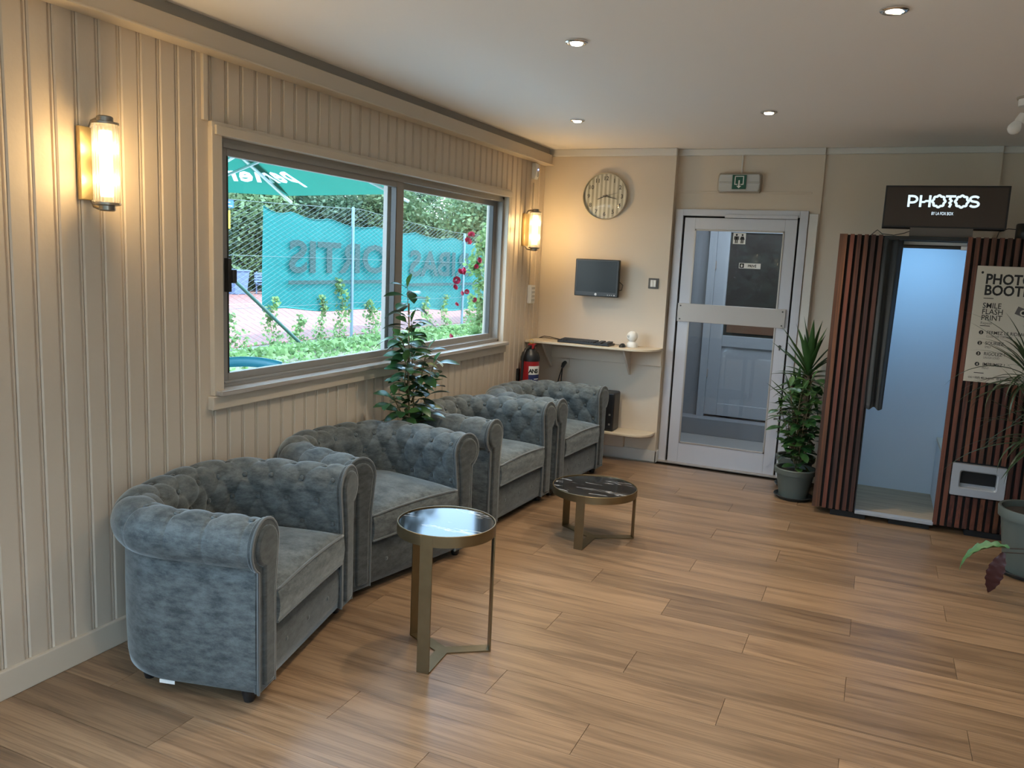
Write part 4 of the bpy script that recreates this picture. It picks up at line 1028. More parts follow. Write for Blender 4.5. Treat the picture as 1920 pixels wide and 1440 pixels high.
MB().prism([(.030+.007*math.cos(a*PI/4), .668+.008*math.sin(a*PI/4)) for a in range(8)], 'y', -.0072, -.006).build('logo_dot', M['ink'], po)
cmr = MB().prism([(.225, .43), (.305, .40), (.318, .445), (.24, .475)], 'y', -.0068, -.006).build('camera_print', M['ink_soft'], po)
MB().prism([(.270+.018*math.cos(a*PI/8), .437+.018*math.sin(a*PI/8)) for a in range(16)], 'y', -.0074, -.0066).build('lens_print', M['poster'], po)
MB().prism([(.270+.010*math.cos(a*PI/8), .437+.010*math.sin(a*PI/8)) for a in range(16)], 'y', -.0080, -.0072).build('lens_print', M['ink'], po)
MB().prism([(.312, .425), (.345, .435), (.375, .42), (.372, .37), (.345, .355), (.322, .37), (.316, .40)], 'y', -.0072, -.006).build('hand_print', M['coral'], po)
MB().prism([(.315+.034*math.cos(a*PI/12), .485+.030*math.sin(a*PI/12)) for a in range(24)], 'y', -.0066, -.006).build('disc_print', M['ink'], po)
text('3', .035, M['poster'], po, (.303, -.0068, .473), RB, bold=.0008, name='numeral')

# ------------------------------------------------------------------ plants
def leaf_mesh(name, L, W, mat, fold=.25, bend=.2, n=7, shape='ovate'):
    mb = MB(); rows = []
    for i in range(n+1):
        t_ = i/n
        if shape == 'ovate': hw = W/2*math.sin(PI*min(t_*.94+.03, 1))**.75*(1.06-.25*t_)
        elif shape == 'obovate': hw = W/2*(math.sin(PI*t_**1.35)**.7 if 0 < t_ < 1 else .02)
        else: hw = W/2*(min(1, .55+t_*1.2) if t_ < .35 else (1-((t_-.35)/.65)**1.6))
        hw = max(hw, W*.012); x = L*t_; z = -bend*L*t_*t_
        rows.append([(x, -hw, z+hw*fold), (x, 0, z), (x, hw, z+hw*fold)])
    vs = [p for r_ in rows for p in r_]
    fs = [f for i in range(n) for f in ((i*3, i*3+3, i*3+4, i*3+1), (i*3+1, i*3+4, i*3+5, i*3+2))]
    me = MB().add(vs, fs).mesh(name, mat, 80); return me
def put_leaf(me, parent, p, d, roll=0, s=1.):
    d = Vector(d).normalized(); sd = d.cross(Vector((0, 0, 1)))
    sd = sd.normalized() if sd.length > 1e-3 else Vector((0, 1, 0))
    up = sd.cross(d); q = Matrix((d, -sd, up)).transposed()
    o = link('leaf', me, parent); o.matrix_local = Matrix.Translation(p) @ q.to_4x4() @ Matrix.Rotation(roll, 4, 'X') @ Matrix.Diagonal((s, s, s, 1)); return o
def potbody(t, R, H, rb, lip=.045, sau=True):
    MB().lathe([(rb, .018), (R-.018, H-lip), (R-.018, H-lip), (R-.004, H-lip+.004), (R, H-.006), (R-.004, H), (R-.016, H-.002), (R-.022, H-lip)], 36).build('pot', M['pot'], t, smooth=40)
    MB().lathe([(R-.021, H-.035), (R-.06, H-.026), (.001, H-.022)], 24).build('soil', M['soil'], t, smooth=60)
    if sau:
        MB().lathe([(rb+.005, .002), (rb+.012, 0), (rb+.034, .022), (rb+.038, .026), (rb+.034, .028), (rb+.016, .012), (.001, .011)], 36).build('saucer', M['saucer'], t, smooth=40)
fic = [leaf_mesh('leaf', .075, .040, M['leaf'], .3, .25, 6, 'obovate'), leaf_mesh('leaf', .066, .036, M['leaf2'], .3, .15, 6, 'obovate'), leaf_mesh('leaf', .085, .042, M['leaf'], .2, .45, 6, 'obovate')]
def ficus(t, base, stems, r, dens=.032, leafscale=1., low=.25):
    st_ = MB()
    for pts in stems:
        pts = [Vector(p) for p in pts]
        st_.tube(pts, [.006-.0045*i/(len(pts)-1) for i in range(len(pts))], 6)
        acc = 0; ang = r.uniform(0, 6)
        segs = [(pts[i], pts[i+1]) for i in range(len(pts)-1)]; tot = sum((b_-a).length for a, b_ in segs)
        s = tot*low
        while s < tot:
            q = s; 
            for a, b_ in segs:
                l = (b_-a).length
                if q <= l: break
                q -= l
            d0 = (b_-a).normalized(); p = a+d0*min(q, l)
            ang += 2.4
            side = Vector((math.cos(ang), math.sin(ang), 0)); dd = side+d0*r.uniform(.0, .45)+Vector((0, 0, r.uniform(-.25, .25)))
            st_.tube([p, p+dd.normalized()*.02], .0016, 4)
            put_leaf(r.choice(fic), t, p+dd.normalized()*.02, dd, r.uniform(-.5, .5), leafscale*r.uniform(.75, 1.2))
            s += dens*r.uniform(.7, 1.3)
        put_leaf(fic[1], t, pts[-1], (pts[-1]-pts[-2]).normalized()+Vector((.2, .1, 0)), 0, leafscale*.9)
    st_.build('stem', M['stem'], t, smooth=60)
# window plant: base (.22,-2.46), top 1.44
r = random.Random(3)
t = thing('rubber_plant', 'tall small-leaved green pot plant behind the armchairs in front of window', 'plant', (.235, -2.475, 0))
potbody(t, .135, .25, .095)
ficus(t, None, [
    [(0, 0, .23), (.0, -.01, .6), (-.01, -.03, .9), (.0, -.05, 1.2), (.0, -.075, 1.42)],
    [(.01, .01, .23), (.02, .01, .6), (.015, -.01, .85), (.01, -.03, 1.1), (.01, -.04, 1.22)],
    [(.0, .0, .4), (.03, .06, .65), (.04, .12, .83), (.05, .16, .97)],
    [(.0, .0, .62), (-.0, -.10, .70), (.0, -.17, .78), (.0, -.19, .82)],
    [(.0, -.03, .98), (.02, -.10, 1.06), (.03, -.17, 1.13), (.03, -.21, 1.16)],
    [(.0, .0, .75), (.03, .05, .88), (.03, .09, 1.0), (.04, .10, 1.05)],
    [(.0, -.03, .78), (.0, -.08, .88), (.02, -.10, .96), (.02, -.11, 1.0)],
], r, .0145, 1.4, .22)
MB().tube([(.005, -.005, .23), (.0, -.055, 1.33)], .005, 8).build('support_stake', plain('bamboo_stake', (.35, .25, .15), .6), t, smooth=60)
# ficus by the door
r = random.Random(11)
t = thing('rubber_plant', 'bushy green pot plant in the front grey-green pot between door and booth', 'plant', (2.235, -.48, 0))
potbody(t, .145, .225, .098)
ficus(t, None, [
    [(0, 0, .2), (0, .0, .4), (.02, .0, .6), (.04, .0, .78), (.05, 0, .86)],
    [(.01, .01, .2), (.03, .02, .45), (.06, .01, .65), (.08, 0, .74)],
    [(-.01, 0, .25), (-.06, .0, .42), (-.11, -.0, .56), (-.14, -.0, .64)],
    [(-.01, 0, .3), (-.05, .02, .55), (-.08, .02, .72), (-.09, .03, .80)],
    [(.01, -.01, .2), (.02, -.05, .4), (.03, -.08, .55), (.05, -.08, .66)],
    [(.0, 0, .35), (-.02, -.03, .6), (-.01, -.05, .74), (.0, -.05, .8)],
    [(.01, .0, .2), (.05, -.02, .35), (.08, -.02, .48)],
], r, .0165, 1.35, .10)
# yucca behind it
r = random.Random(5)
t = thing('yucca', 'yucca with sword leaves in the rear grey-green pot beside the door frame', 'plant', (2.205, -.165, 0))
potbody(t, .142, .245, .098)
tk = MB().tube([(.03, .0, .22), (.035, 0, .5), (.03, 0, .86)], [.032, .030, .026], 12).tube([(-.03, .02, .22), (-.04, .02, .45), (-.035, .02, .60)], [.024, .022, .018], 12); tk.build('trunk', M['bark'], t, smooth=60)
ym = [leaf_mesh('leaf', .36, .050, M['yucca'], .5, .06, 8, 'sword'), leaf_mesh('leaf', .30, .046, M['yucca'], .5, .3, 8, 'sword')]
for (cx, cy, cz, n_, sc_) in ((.03, 0, .86, 46, 1.0), (-.035, .02, .60, 30, .8)):
    for i in range(n_):
        f_ = i/n_; a = i*2.4; el = 1.45-1.75*f_**.8+r.uniform(-.1, .1)
        dv_ = Vector((math.cos(a)*math.cos(el)*.85, math.sin(a)*math.cos(el)*.6-.05, math.sin(el))); sc2 = sc_*r.uniform(.75, 1.05)*(.85 if abs(math.cos(a)) > .6 and el < .6 else 1)
        dn_ = dv_.normalized()
        if dn_.y > 0: sc2 = min(sc2, (.165-cy)/(.36*dn_.y+1e-3))
        if dn_.x > 0: sc2 = min(sc2, (.175-cx)/(.36*dn_.x+1e-3))
        put_leaf(ym[0] if el > .5 else ym[1], t, (cx+.018*math.cos(a), cy+.018*math.sin(a), cz+.06*(1-f_)-.08*f_), dv_, 0, max(sc2, .3))
# dracaena in the big pot at right
r = random.Random(9)
t = thing('dracaena', 'spiky thin-leaved dracaena in a large grey-green pot before the booth', 'plant', (3.575, -1.36, 0))
potbody(t, .195, .375, .135, .06)
MB().tube([(0, 0, .34), (-.03, 0, .55), (-.04, -.02, .78)], [.016, .014, .012], 10).tube([(-.03, .03, .34), (-.09, .03, .7), (-.13, .02, 1.10)], [.015, .013, .011], 10).tube([(.05, .02, .34), (.08, .03, .95)], [.012, .010], 10).build('trunk', M['bark'], t, smooth=60)
def long_leaf(L, bend, seed):
    mb = MB(); rr_ = random.Random(seed); rows = []
    for i in range(10):
        t_ = i/9; a = bend*t_; hw = .0095*(1-t_**2.2)+.0004
        x = L*(math.sin(a)/bend if bend > .05 else t_); z = -L*(1-math.cos(a))/max(bend, .05)
        rows += [(x, -hw, z+hw*.4), (x, 0, z), (x, hw, z+hw*.4)]
    fs = [f for i in range(9) for f in ((i*3, i*3+3, i*3+4, i*3+1), (i*3+1, i*3+4, i*3+5, i*3+2))]
    return MB().add(rows, fs).mesh('leaf', M['drac'], 80)
dm = [long_leaf(.44, 1.5, 1), long_leaf(.48, 1.0, 2), long_leaf(.42, .5, 3), long_leaf(.40, 2.0, 4)]
for (cx, cy, cz, n_) in ((-.13, .02, 1.10, 72), (-.04, -.02, .78, 64), (.08, .03, .95, 40)):
    for i in range(n_):
        f_ = i/n_; a = i*2.4+r.uniform(-.2, .2); el = 1.35-1.5*f_+r.uniform(-.12, .12)
        put_leaf(r.choice(dm[1:3] if el > .8 else dm), t, (cx+.01*math.cos(a), cy+.01*math.sin(a), cz+.05*(1-f_)-.05*f_), (math.cos(a)*math.cos(el), math.sin(a)*math.cos(el), math.sin(el)), 0, r.uniform(.7, 1.1)*(.75 if math.sin(a) > .3 else 1))
# drooping calathea, its pot is beyond the right edge
t = thing('calathea', 'drooping wavy calathea leaves, one green and one maroon, over the floor', 'plant', (3.82, -2.02, 0))
potbody(t, .13, .24, .09)
def wavy(L, W, mat, drop, seed, curl=0.):
    rows = []; n_ = 22
    for i in range(n_+1):
        t_ = i/n_; hw = W/2*(math.sin(PI*min(1, t_*.96+.04))**.85)*(1+.07*math.sin(t_*40)); a = drop*t_
        x = L*math.sin(a)/drop; z = -L*(1-math.cos(a))/drop
        wv_ = .006*math.sin(t_*40)
        rows += [(x, -hw, z+hw*curl+wv_), (x, -hw*.5, z+hw*.15), (x, 0, z), (x, hw*.5, z+hw*.15), (x, hw, z+hw*curl-wv_)]
    fs = [(i*5+j, i*5+5+j, i*5+6+j, i*5+1+j) for i in range(n_) for j in range(4)]
    o = link('leaf', MB().add(rows, fs).mesh('leaf', mat, 80), t); return o
def place(o, p, d, up):
    d = Vector(d).normalized(); up = Vector(up); sd = up.cross(d).normalized(); up = d.cross(sd)
    o.matrix_local = Matrix.Translation(p) @ Matrix((d, sd, up)).transposed().to_4x4()
o = wavy(.31, .060, M['cala'], 1.75, 1, .8); place(o, (-.43, .19, .265), (-1, -.10, .15), (.0, -.25, 1))
o = wavy(.25, .078, M['purple'], .5, 2, .2); place(o, (-.455, .17, .245), (-.25, -.05, -1), (-.35, -1, .1)); o['label'] = 'hanging leaf showing its dark maroon underside'
MB().tube([(0, 0, .22), (-.10, .05, .32), (-.25, .12, .31), (-.43, .19, .265)], .003, 6).tube([(0, 0, .22), (-.12, .04, .30), (-.28, .10, .29), (-.455, .17, .245)], .003, 6).build('stalk', plain('dark_stalk', (.03, .02, .015), .6), t, smooth=60)

# ------------------------------------------------------------------ outside the window
GZ = -.36
struct(MB().box(-60, 40, -40, 60, GZ-.3, GZ).build('ground', M['ground']))
struct(MB().box(-3.6, -.16, -12, 2.5, GZ, -.10).build('terrace', M['pave'])).name = 'ground_terrace'
ct = struct(MB().box(-23.5, -8.75, -6, 34, GZ, GZ+.02).build('ground_court', M['clay']))
MB().box(-22.3, -22.22, -3, 32, GZ+.02, GZ+.024).box(-12.5, -12.42, -3, 32, GZ+.02, GZ+.024).box(-23, -9.5, 12, 12.08, GZ+.02, GZ+.024).box(-17.5, -17.42, -3, 24, GZ+.02, GZ+.024).build('court_line', M['line'], ct)
# fence: posts, wires, mesh
FX = -8.42
fc = thing('chain_link_fence', 'tall chain-link fence with grey posts beyond the window', 'fence', (FX, 8.0, GZ))
def ftop(y): return np.interp(y, [2, 4.99, 6.13, 9.5, 11, 14, 20], [2.47, 2.47, 2.49, 2.60, 2.47, 2.30, 2.25])
for py, h_ in ((4.3, 2.47), (9.2, 2.62), (14.7, 2.28), (20, 2.25)):
    MB().lathe([(.036, 0), (.036, h_-GZ-.02), (.02, h_-GZ)], 12, (0, py-8, 0)).build('post', M['post'], fc, smooth=40)
MB().tube([(.22, 4.4-8, 1.9), (.36, 7.02-8, .0)], .035, 10).build('brace', M['brace'], fc, smooth=60, label='dark green slanting brace')
cw_, ch_ = .10, .046
ys = np.arange(1.5, 19.5, cw_)
verts = []; faces = []; rr_ = .0034
for k in range(len(ys)):
    y0 = ys[k]; zs = np.arange(GZ+.05, float(ftop(y0)), ch_)
    pts = [(0, y0-8+(cw_ if (i+k) % 2 else 0), z-GZ) for i, z in enumerate(zs)]
    for i in range(len(pts)-1):
        b0 = len(verts)
        for c_ in (pts[i], pts[i+1]):
            verts += [(c_[0]+rr_, c_[1], c_[2]), (c_[0]-rr_*.5, c_[1]+rr_, c_[2]), (c_[0]-rr_*.5, c_[1]-rr_, c_[2])]
        faces += [(b0, b0+1, b0+4, b0+3), (b0+1, b0+2, b0+5, b0+4), (b0+2, b0, b0+3, b0+5)]
me = bpy.data.meshes.new('wire_mesh'); me.from_pydata(verts, [], faces); me.update(); me.materials.append(M['wire'])
o = link('wire_mesh', me, fc); o['kind'] = 'stuff'
for zz in (.45, 1.45): MB().tube([(.01, y_-8, zz-GZ) for y_ in (1.5, 9.2, 20)], .004, 5).build('tension_wire', M['wire'], fc)
MB().tube([(.01, y_-8, float(ftop(y_))-GZ-.01) for y_ in np.arange(1.5, 20, .5)], .005, 5).build('tension_wire', M['wire'], fc)
# banner behind the wires
bn = thing('fence_banner', 'large turquoise mesh banner with mirrored grey lettering on the fence', 'banner', (FX-.10, 10.2, 0))
nu, nv = 120, 20; V = np.zeros((nu, nv, 3)); ya, yb = 6.33, 18.5
att = [6.33, 7.2, 8.45, 10.3, 12.1, 14.2, 16.3, 18.5]
for i in range(nu):
    y_ = ya+(yb-ya)*i/(nu-1); k = max(j for j in range(len(att)) if att[j] <= y_+1e-6); k = min(k, len(att)-2)
    f_ = (y_-att[k])/(att[k+1]-att[k]); sag = .13*4*f_*(1-f_)
    zt = np.interp(y_, [6.33, 9.5, 11.5, 14, 18.5], [2.42, 2.26, 2.20, 2.14, 2.05])-sag*.7; zb = np.interp(y_, [6.33, 6.8, 9.3, 14, 18.5], [.34, .40, .28, .12, .02])+.03*math.sin(y_*2.1)
    for j in range(nv):
        g_ = j/(nv-1); V[i, j] = (.03*math.sin(y_*1.7+g_*2), y_-10.2, zb+(zt-zb)*g_)
link('cloth', grid_mesh('cloth', V, M['banner']), bn)
hem = [(.012, V[i, 0, 1], V[i, 0, 2]) for i in range(0, nu, 2)]
MB().tube(hem, .02, 6).build('hem', plain('dark_turquoise_hem', (.02, .22, .21), .8), bn, smooth=60)
MB().tube([(.012, V[i, nv-1, 1], V[i, nv-1, 2]) for i in range(0, nu, 2)], .014, 6).build('hem', M['banner'], bn, smooth=60)
# lettering: printed on the far face's side, so seen from this window it reads mirrored
def btxt(t_, y0, y1, z0, size):
    # printed to face the court (-x), so from this window it reads mirrored
    o = text(t_, size, M['banner_ink'], bn, (.085, (y0+y1)/2-10.2, z0), (PI/2, 0, -PI/2), bold=.020, align='CENTER', ext=.004)
    xs_ = [v.co.x for v in o.data.vertices]; o.scale = ((y1-y0)/(max(xs_)-min(xs_)), 1, 1)
btxt('FORTIS', 7.03, 11.3, 1.15, .92); btxt('PARIBAS', 11.75, 16.6, 1.08, .92)
MB().box(.08, .09, 7.0-10.2, 11.2-10.2, .89, .97).build('underline', M['banner_ink'], bn)
MB().box(.08, .09, 11.6-10.2, 16.0-10.2, .80, .88).build('underline', M['banner_ink'], bn)
# fence signs
sgn = tag(MB().box(.05, .06, 4.98-8, 5.27-8, 1.93-GZ, 2.26-GZ).build('number_sign', M['yellow']), 'yellow court sign with blue number 4 on the fence', 'sign'); sgn.location = fc.location
text('4', .30, M['blue'], sgn, (.062, 5.11-8, 1.98-GZ), (PI/2, 0, PI/2), bold=.012, name='numeral', align='CENTER')
sgn = tag(MB().box(.05, .06, 4.95-8, 5.36-8, 2.31-GZ, 2.45-GZ).build('blue_sign', M['blue']), 'small blue and white sign above the yellow number sign', 'sign'); sgn.location = fc.location
ln = MB()
for k, (a, b_) in enumerate(((4.97, 5.32), (4.97, 5.22), (4.97, 5.27))): ln.box(.06, .062, a-8, b_-8, 2.335+k*.032-GZ, 2.347+k*.032-GZ)
ln.build('print_line', M['paper'], sgn)
# trees and hedge
def tree(x, y, R, H, n, mat, seed, lb, grp='trees behind the tennis court', trunk=True, size=.24):
    t = thing('tree', lb, 'tree', (x, y, GZ), 0, grp)
    r_ = np.random.default_rng(seed)
    # lobes
    nl = 16; th = r_.uniform(0, 2*PI, nl); hz = r_.uniform(.12, 1, nl)
    cen = np.stack([np.cos(th)*R*.62*np.sqrt(r_.uniform(.2, 1, nl)), np.sin(th)*R*.62*np.sqrt(r_.uniform(.2, 1, nl)), H*(.12+.76*hz)], 1)
    rad = R*r_.uniform(.36, .60, nl)
    k = r_.integers(0, nl, n); d_ = r_.normal(size=(n, 3)); d_ /= np.linalg.norm(d_, axis=1)[:, None]
    P_ = cen[k]+d_*rad[k][:, None]*r_.uniform(.6, 1.05, (n, 1)); P_[:, 2] = np.maximum(P_[:, 2], .15)
    o = link('crown', leaf_cloud('crown', P_, size, mat, seed), t); o['kind'] = 'stuff'
    if trunk: MB().tube([(0, 0, 0), (.1, .05, H*.35), (-.1, .1, H*.7)], [.22, .17, .08], 10).build('trunk', M['bark'], t, smooth=60)
K = ['tall dark green tree behind the court', 'mid green tree in the row behind the court']
for i, (x, y, R, H, dk_) in enumerate(((-25.5, 15, 2.8, 7.2, 1), (-24.5, 19.0, 2.7, 7.6, 1), (-24, 22.5, 2.8, 7.4, 0), (-22.8, 26, 2.9, 7.6, 1), (-20.2, 29.5, 3.0, 7.6, 0), (-17.5, 32, 2.9, 7.4, 0), (-14.5, 34, 3.0, 7.4, 0), (-11.5, 35.5, 3.0, 7.2, 0), (-28, 11, 2.9, 7.4, 1), (-13, 26, 2.3, 6.0, 0), (-10.3, 27, 2.0, 5.6, 0), (-26.5, 17.5, 2.8, 8.2, 1), (-25, 24.5, 2.9, 8.2, 1), (-21.5, 31.5, 2.9, 8.2, 1))):
    tree(x, y, R, H*.76 if H > 7 else H, 15000, M['foliage_dark'] if dk_ else M['foliage'], 20+i, K[0] if dk_ else K[1], 'dark trees behind the tennis court' if dk_ else 'green trees behind the tennis court')
hd = tag(link('hedge', None), 'dense green hedge along the far side of the court', 'hedge') if False else None
r_ = np.random.default_rng(4); n_ = 44000
P_ = np.stack([r_.normal(-24.2, .35, n_), r_.uniform(8, 38, n_), GZ+r_.uniform(.1, 4.9, n_)], 1)
hg = link('hedge', leaf_cloud('hedge', P_, .22, M['foliage'], 5)); hg['kind'] = 'stuff'; tag(hg, 'dense ivy-covered hedge along the far side of the court', 'hedge')
# bin and bench beyond the court
bn2 = thing('waste_bin', 'blue-grey waste bin at the far side of the court', 'bin', (-21.9, 20.0, GZ+.02))
MB().add([(x, y_, z_) for z_, s_ in ((0, .34), (.95, .42)) for x, y_ in ((-s_, -s_), (s_, -s_), (s_, s_), (-s_, s_))], [(0, 3, 2, 1), (4, 5, 6, 7), (0, 1, 5, 4), (1, 2, 6, 5), (2, 3, 7, 6), (3, 0, 4, 7)]).build('body', M['bin'], bn2, bevel=.03)
MB().box(-.45, .45, -.45, .45, .95, 1.02).build('lid', M['bin'], bn2, bevel=.02)
be = thing('slatted_bench', 'blue slatted bench beside the bin beyond the court', 'bench', (-21.6, 21.6, GZ+.02))
for k in range(4): MB().box(-.04, -.01, -.75, .75, .50+k*.11, .58+k*.11).build('slat', M['bin'], be)
for k in range(3): MB().box(.02+k*.13, .12+k*.13, -.75, .75, .42, .45).build('slat', M['bin'], be)
for s in (-.6, .6): MB().box(-.06, -.03, s-.03, s+.03, 0, .95).box(.34, .38, s-.03, s+.03, 0, .42).box(-.05, .38, s-.03, s+.03, .38, .42).build('leg', M['bin'], be)
# ivy on the ground and climbing the fence
r_ = np.random.default_rng(8); n_ = 4200
P_ = np.stack([-7.35+r_.normal(0, .40, n_), r_.uniform(1.5, 14, n_), np.zeros(n_)], 1)
P_[:, 2] = GZ+.02+.17*np.exp(-((P_[:, 0]+7.3)/.5)**2)*r_.uniform(.0, 1, n_)
iv = link('ground_ivy', leaf_cloud('ground_ivy', P_, .12, M['ivy'], 3, .8)); iv['kind'] = 'stuff'; tag(iv, 'light green ivy covering the ground at the fence foot', 'ivy')
VL = ['low wide vine on the fence at the window\'s left edge', 'pale vine on the fence beside the foot of the slanting brace, left of it', 'short bushy vine on the fence at the brace foot', 'slim upright vine between the brace foot and the tallest vine', 'tallest pale vine in front of the banner, left of the grey post',
      'bushy vine at the foot of the grey fence post', 'slim vine seen right of the window mullion', 'second slim vine right of the window mullion', 'vine left of the rose bush low on the fence', 'tall vine directly behind the rose bush']
for i, (y_, h_, w_, n_) in enumerate(((5.2, .72, .45, 300), (6.45, 1.0, .22, 230), (7.25, .62, .3, 160), (8.05, 1.02, .16, 190), (8.75, 1.38, .24, 330), (10.0, .86, .34, 260), (12.6, .86, .22, 170), (13.6, .9, .22, 170), (15.2, .88, .25, 170), (16.6, 1.3, .25, 260))):
    z_ = r_.uniform(0, 1, n_)**1.2; P_ = np.stack([FX+.03+r_.normal(0, .035, n_), y_+r_.normal(0, 1, n_)*w_*(1.1-.9*z_)*.8+.10*np.sin(z_*7+i), GZ+z_*h_], 1)
    v_ = thing('climbing_vine', VL[i], 'vine', (0, 0, 0), 0, 'vines climbing the wire fence')
    o = link('leaves', leaf_cloud('leaves', P_, .085, M['ivy'], 40+i, .85), v_); o['kind'] = 'stuff'
    MB().tube([(FX+.03, y_+.06*math.sin(k_*.9*9/9+i), GZ+k_/8*h_) for k_ in range(9)], .006, 5).build('stem', M['stem'], v_)
# rose bush close to the window's right side
rb_ = thing('rose_bush', 'climbing rose bush with crimson flowers at the right of window', 'rose bush', (-1.30, 1.60, -.10))
r_ = np.random.default_rng(6); n_ = 3000
z_ = r_.uniform(0, 1, n_)
cl_ = np.array([(-.02, -.02, 1.82, .13), (-.08, -.10, 1.62, .14), (.0, -.02, 1.42, .13), (-.02, .0, 1.22, .17), (-.03, -.03, 1.02, .20), (-.05, -.06, .86, .18), (.0, .02, .66, .12), (-.12, -.16, .68, .12), (.02, .05, 1.98, .12), (-.15, -.24, .50, .08), (.05, .05, 1.1, .18), (-.1, -.18, .62, .12)])
k = r_.integers(0, len(cl_), n_); d_ = r_.normal(size=(n_, 3)); d_ /= np.linalg.norm(d_, axis=1)[:, None]
P_ = cl_[k, :3]+d_*cl_[k, 3:4]*r_.uniform(.1, 1.1, (n_, 1))
o = link('leaves', leaf_cloud('leaves', P_, .058, M['rose_leaf'], 9, .62), rb_); o['kind'] = 'stuff'
MB().tube([(.06, .06, 0), (.06, .05, .55), (.02, .0, .95), (.02, .0, 1.4), (.0, -.03, 1.95)], [.022, .020, .014, .010, .005], 8).tube([(.06, .05, .5), (-.02, -.06, .66), (-.10, -.17, .78)], [.014, .009, .005], 7).build('stem', M['bark'], rb_, smooth=60)
rm = MB()
for ring_, rad_, n_ in ((0, .006, 3), (1, .017, 5), (2, .027, 6), (3, .034, 7)):
    for i in range(n_):
        a = 2*PI*i/n_+ring_*.7; hh_ = .012+.016*(3-ring_)/3
        c_, s_ = math.cos(a), math.sin(a); tg = (-s_, c_)
        b0 = (rad_*.4*c_, rad_*.4*s_, -.012+.004*(3-ring_)); w_ = .013+.003*ring_
        vs = [(b0[0]-tg[0]*w_*.6, b0[1]-tg[1]*w_*.6, b0[2]), (b0[0]+tg[0]*w_*.6, b0[1]+tg[1]*w_*.6, b0[2]), (rad_*c_+tg[0]*w_, rad_*s_+tg[1]*w_, hh_), (rad_*1.12*c_, rad_*1.12*s_, hh_+.006), (rad_*c_-tg[0]*w_, rad_*s_-tg[1]*w_, hh_)]
        rm.add(vs, [(0, 1, 2, 3, 4)])
rme = rm.mesh('flower', M['rose'])
def pix(px, py, dep):
    v = _f+_r2*((px-960)/FPX)-_u2*((py-720)/FPX); return CAM+v*dep
for i, (px, py) in enumerate(((884, 441), (877, 453), (898, 488), (868, 508), (856, 525), (863, 510), (853, 539), (866, 550), (875, 547), (889, 562), (856, 571), (845, 631), (893, 500))):
    o = link('flower', rme, rb_); p = pix(px, py, 8.75)-Vector(rb_.location); o.location = p; sc_ = (1.35, 1.5, 1.2, 1.5, 1.5, 1.2, 1.1, 1.0, 1.0, 1.0, .9, 1.1, .9)[i]
    o.scale = (sc_*.74,)*3; o.rotation_euler = (.9+.2*i % 1, .3*(i % 3)-.3, .6+.4*(i % 4))
# parasol over the terrace
HX, HY, HZ = -2.585, -1.83, 2.98
pa = thing('parasol', 'large green parasol with white mirrored lettering over the terrace', 'parasol', (HX, HY, -.10))
vx = Vector((-2.93-HX, .29-HY)); Rp = vx.length; a0 = math.atan2(vx.y, vx.x)
rim = [(Rp*math.cos(a0+k*PI/4), Rp*math.sin(a0+k*PI/4), 2.14+.10) for k in range(8)]; hub = (0, 0, HZ+.10)
pv = [hub]+rim+[(p[0]*.998, p[1]*.998, p[2]-.10) for p in rim]
for k in range(8):
    p = Vector(rim[k]); h = Vector(hub)
    MB().tube([h-Vector((0, 0, .06)), p-Vector((0, 0, .045))+(p-h).normalized()*.05], .016, 6).build('rib', M['alu_rib'], pa, smooth=60)
    md = h.lerp(p, .55)-Vector((0, 0, .06)); MB().tube([md, (0, 0, 1.95)], .012, 6).build('strut', M['alu_rib'], pa, smooth=60)
MB().lathe([(.03, .06), (.03, HZ+.18)], 14).build('pole', M['alu_rib'], pa, smooth=40)
MB().box(-.35, .35, -.35, .35, 0, .07).build('base', M['concrete'], pa, bevel=.01)
# lettering printed in the two panels that meet at the rib in view; seen from below it is mirrored
from mathutils.geometry import delaunay_2d_cdt
def text_outline(t_, size, bold):
    cu = bpy.data.curves.new('txt', 'FONT'); cu.body = t_; cu.size = size; cu.align_x = 'CENTER'; cu.offset = bold; cu.resolution_u = 2; cu.space_character = 1.12
    tmp = bpy.data.objects.new('txt', cu); COL.objects.link(tmp); bpy.context.view_layer.update()
    me = bpy.data.meshes.new_from_object(tmp.evaluated_get(bpy.context.evaluated_depsgraph_get()))
    bpy.data.objects.remove(tmp); bpy.data.curves.remove(cu)
    bm = bmesh.new(); bm.from_mesh(me); bmesh.ops.remove_doubles(bm, verts=bm.verts, dist=1e-5)
    ed = [(e.verts[0].co.xy.copy(), e.verts[1].co.xy.copy()) for e in bm.edges if len(e.link_faces) == 1]
    bm.free(); bpy.data.meshes.remove(me); return ed
cloth, print_ = MB(), MB()
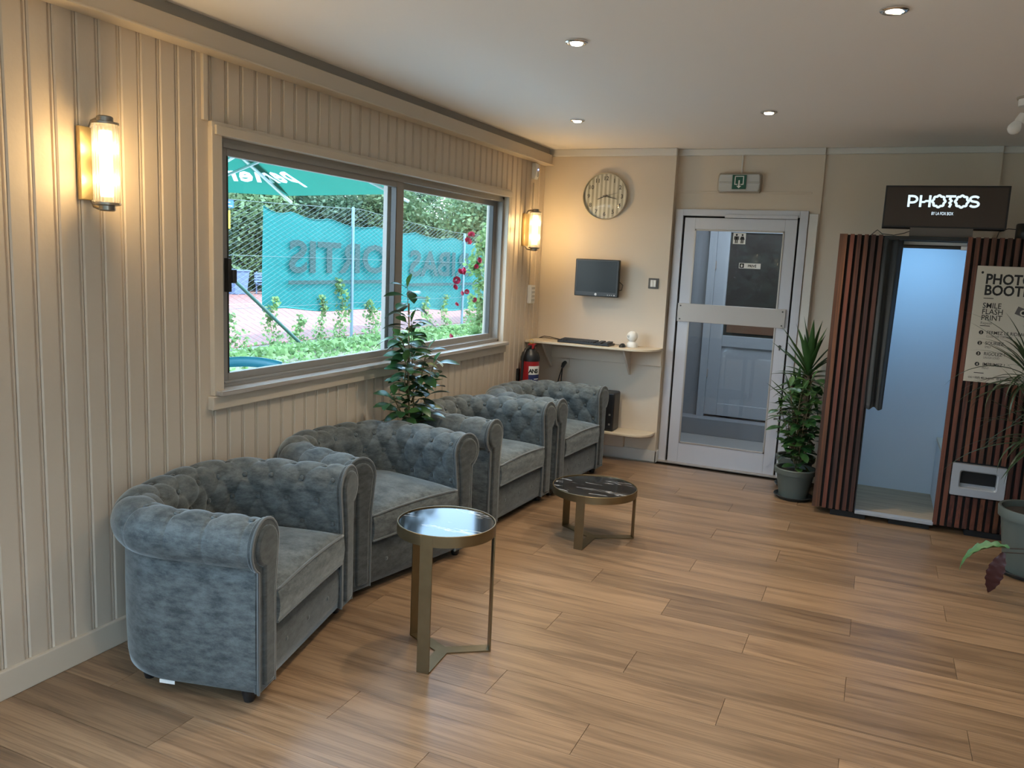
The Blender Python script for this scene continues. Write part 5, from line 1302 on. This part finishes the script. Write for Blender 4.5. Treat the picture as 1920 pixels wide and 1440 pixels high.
for kk in range(8):
    p0, p1 = Vector(rim[kk]), Vector(rim[(kk+1) % 8]); h = Vector(hub)
    if kk not in (0, 7): cloth.add([hub, rim[kk], rim[(kk+1) % 8]], [(0, 1, 2)]); continue
    ex = (p1-p0).normalized(); mid = (p0+p1)/2; ey = (h-mid).normalized()
    word, al, ou = ('rier', -.50, .27) if kk == 0 else ('per', .53, .27)
    ed = [(Vector((a_.x*.68+al, a_.y+ou)), Vector((b_.x*.68+al, b_.y+ou))) for a_, b_ in text_outline(word, .40, .012)]
    hw = (p1-p0).length/2; hh_ = (h-mid).length
    vs = [Vector((-hw, 0)), Vector((hw, 0)), Vector((0, hh_))]; es = [(0, 1), (1, 2), (2, 0)]
    for a_, b_ in ed: es.append((len(vs), len(vs)+1)); vs += [a_, b_]
    ov, oe, of, _, _, _ = delaunay_2d_cdt(vs, es, [], 0, 1e-5)
    P3 = [mid+ex*v.x+ey*v.y for v in ov]; fin, fout = [], []
    for f in of:
        c_ = sum((ov[i] for i in f), Vector((0, 0)))/len(f); n_ = 0
        for a_, b_ in ed:
            if (a_.y > c_.y) != (b_.y > c_.y) and c_.x < a_.x+(c_.y-a_.y)*(b_.x-a_.x)/(b_.y-a_.y): n_ += 1
        (fin if n_ % 2 else fout).append(tuple(f))
    cloth.add(P3, fout); print_.add(P3, fin)
cloth.build('canopy', M['parasol'], pa); print_.build('lettering', M['parasol_white'], pa)
# garden chair on the terrace just outside
gc = thing('garden_chair', 'teal plastic garden chair back just outside the window', 'garden chair', (-1.58, -1.80, -.02), math.radians(-66))
for zz, hh_ in ((.775, .075), (.675, .055), (.58, .055)):
    V = np.array([[(.05*(1-(2*i/14-1)**2)*-1+.0, -.25+.5*i/14, zz-.022*abs(2*i/14-1)**2+hh_*(j-.5)) for j in (0, 1)] for i in range(15)])
    o = link('back_slat', grid_mesh('back_slat', V, M['chairblue']), gc); sd_ = o.modifiers.new('thickness', 'SOLIDIFY'); sd_.thickness = .018
MB().box(.02, .46, -.23, .23, .41, .435).build('seat', M['chairblue'], gc, bevel=.01)
for fx, fy in ((.03, -.22), (.03, .22), (.42, -.22), (.42, .22)): MB().tube([(fx, fy, 0), (fx-.01, fy, .42)], .018, 8).build('leg', M['chairblue'], gc, smooth=60)
for fy in (-.2, .2): MB().tube([(.01, fy, .42), (-.02, fy, .76)], .016, 8).build('back_post', M['chairblue'], gc, smooth=60)
# shrubs outside the rear glazing (seen only mirrored in the door glass)
r_ = np.random.default_rng(14); n_ = 40000
P_ = np.stack([r_.uniform(-2, 9, n_), r_.normal(-12.5, .45, n_), GZ+r_.uniform(.1, 3.1, n_)], 1)
hg = link('hedge', leaf_cloud('hedge', P_, .26, M['foliage_dark'], 15)); hg['kind'] = 'stuff'; tag(hg, 'green garden hedge mirrored in the door glass', 'hedge')
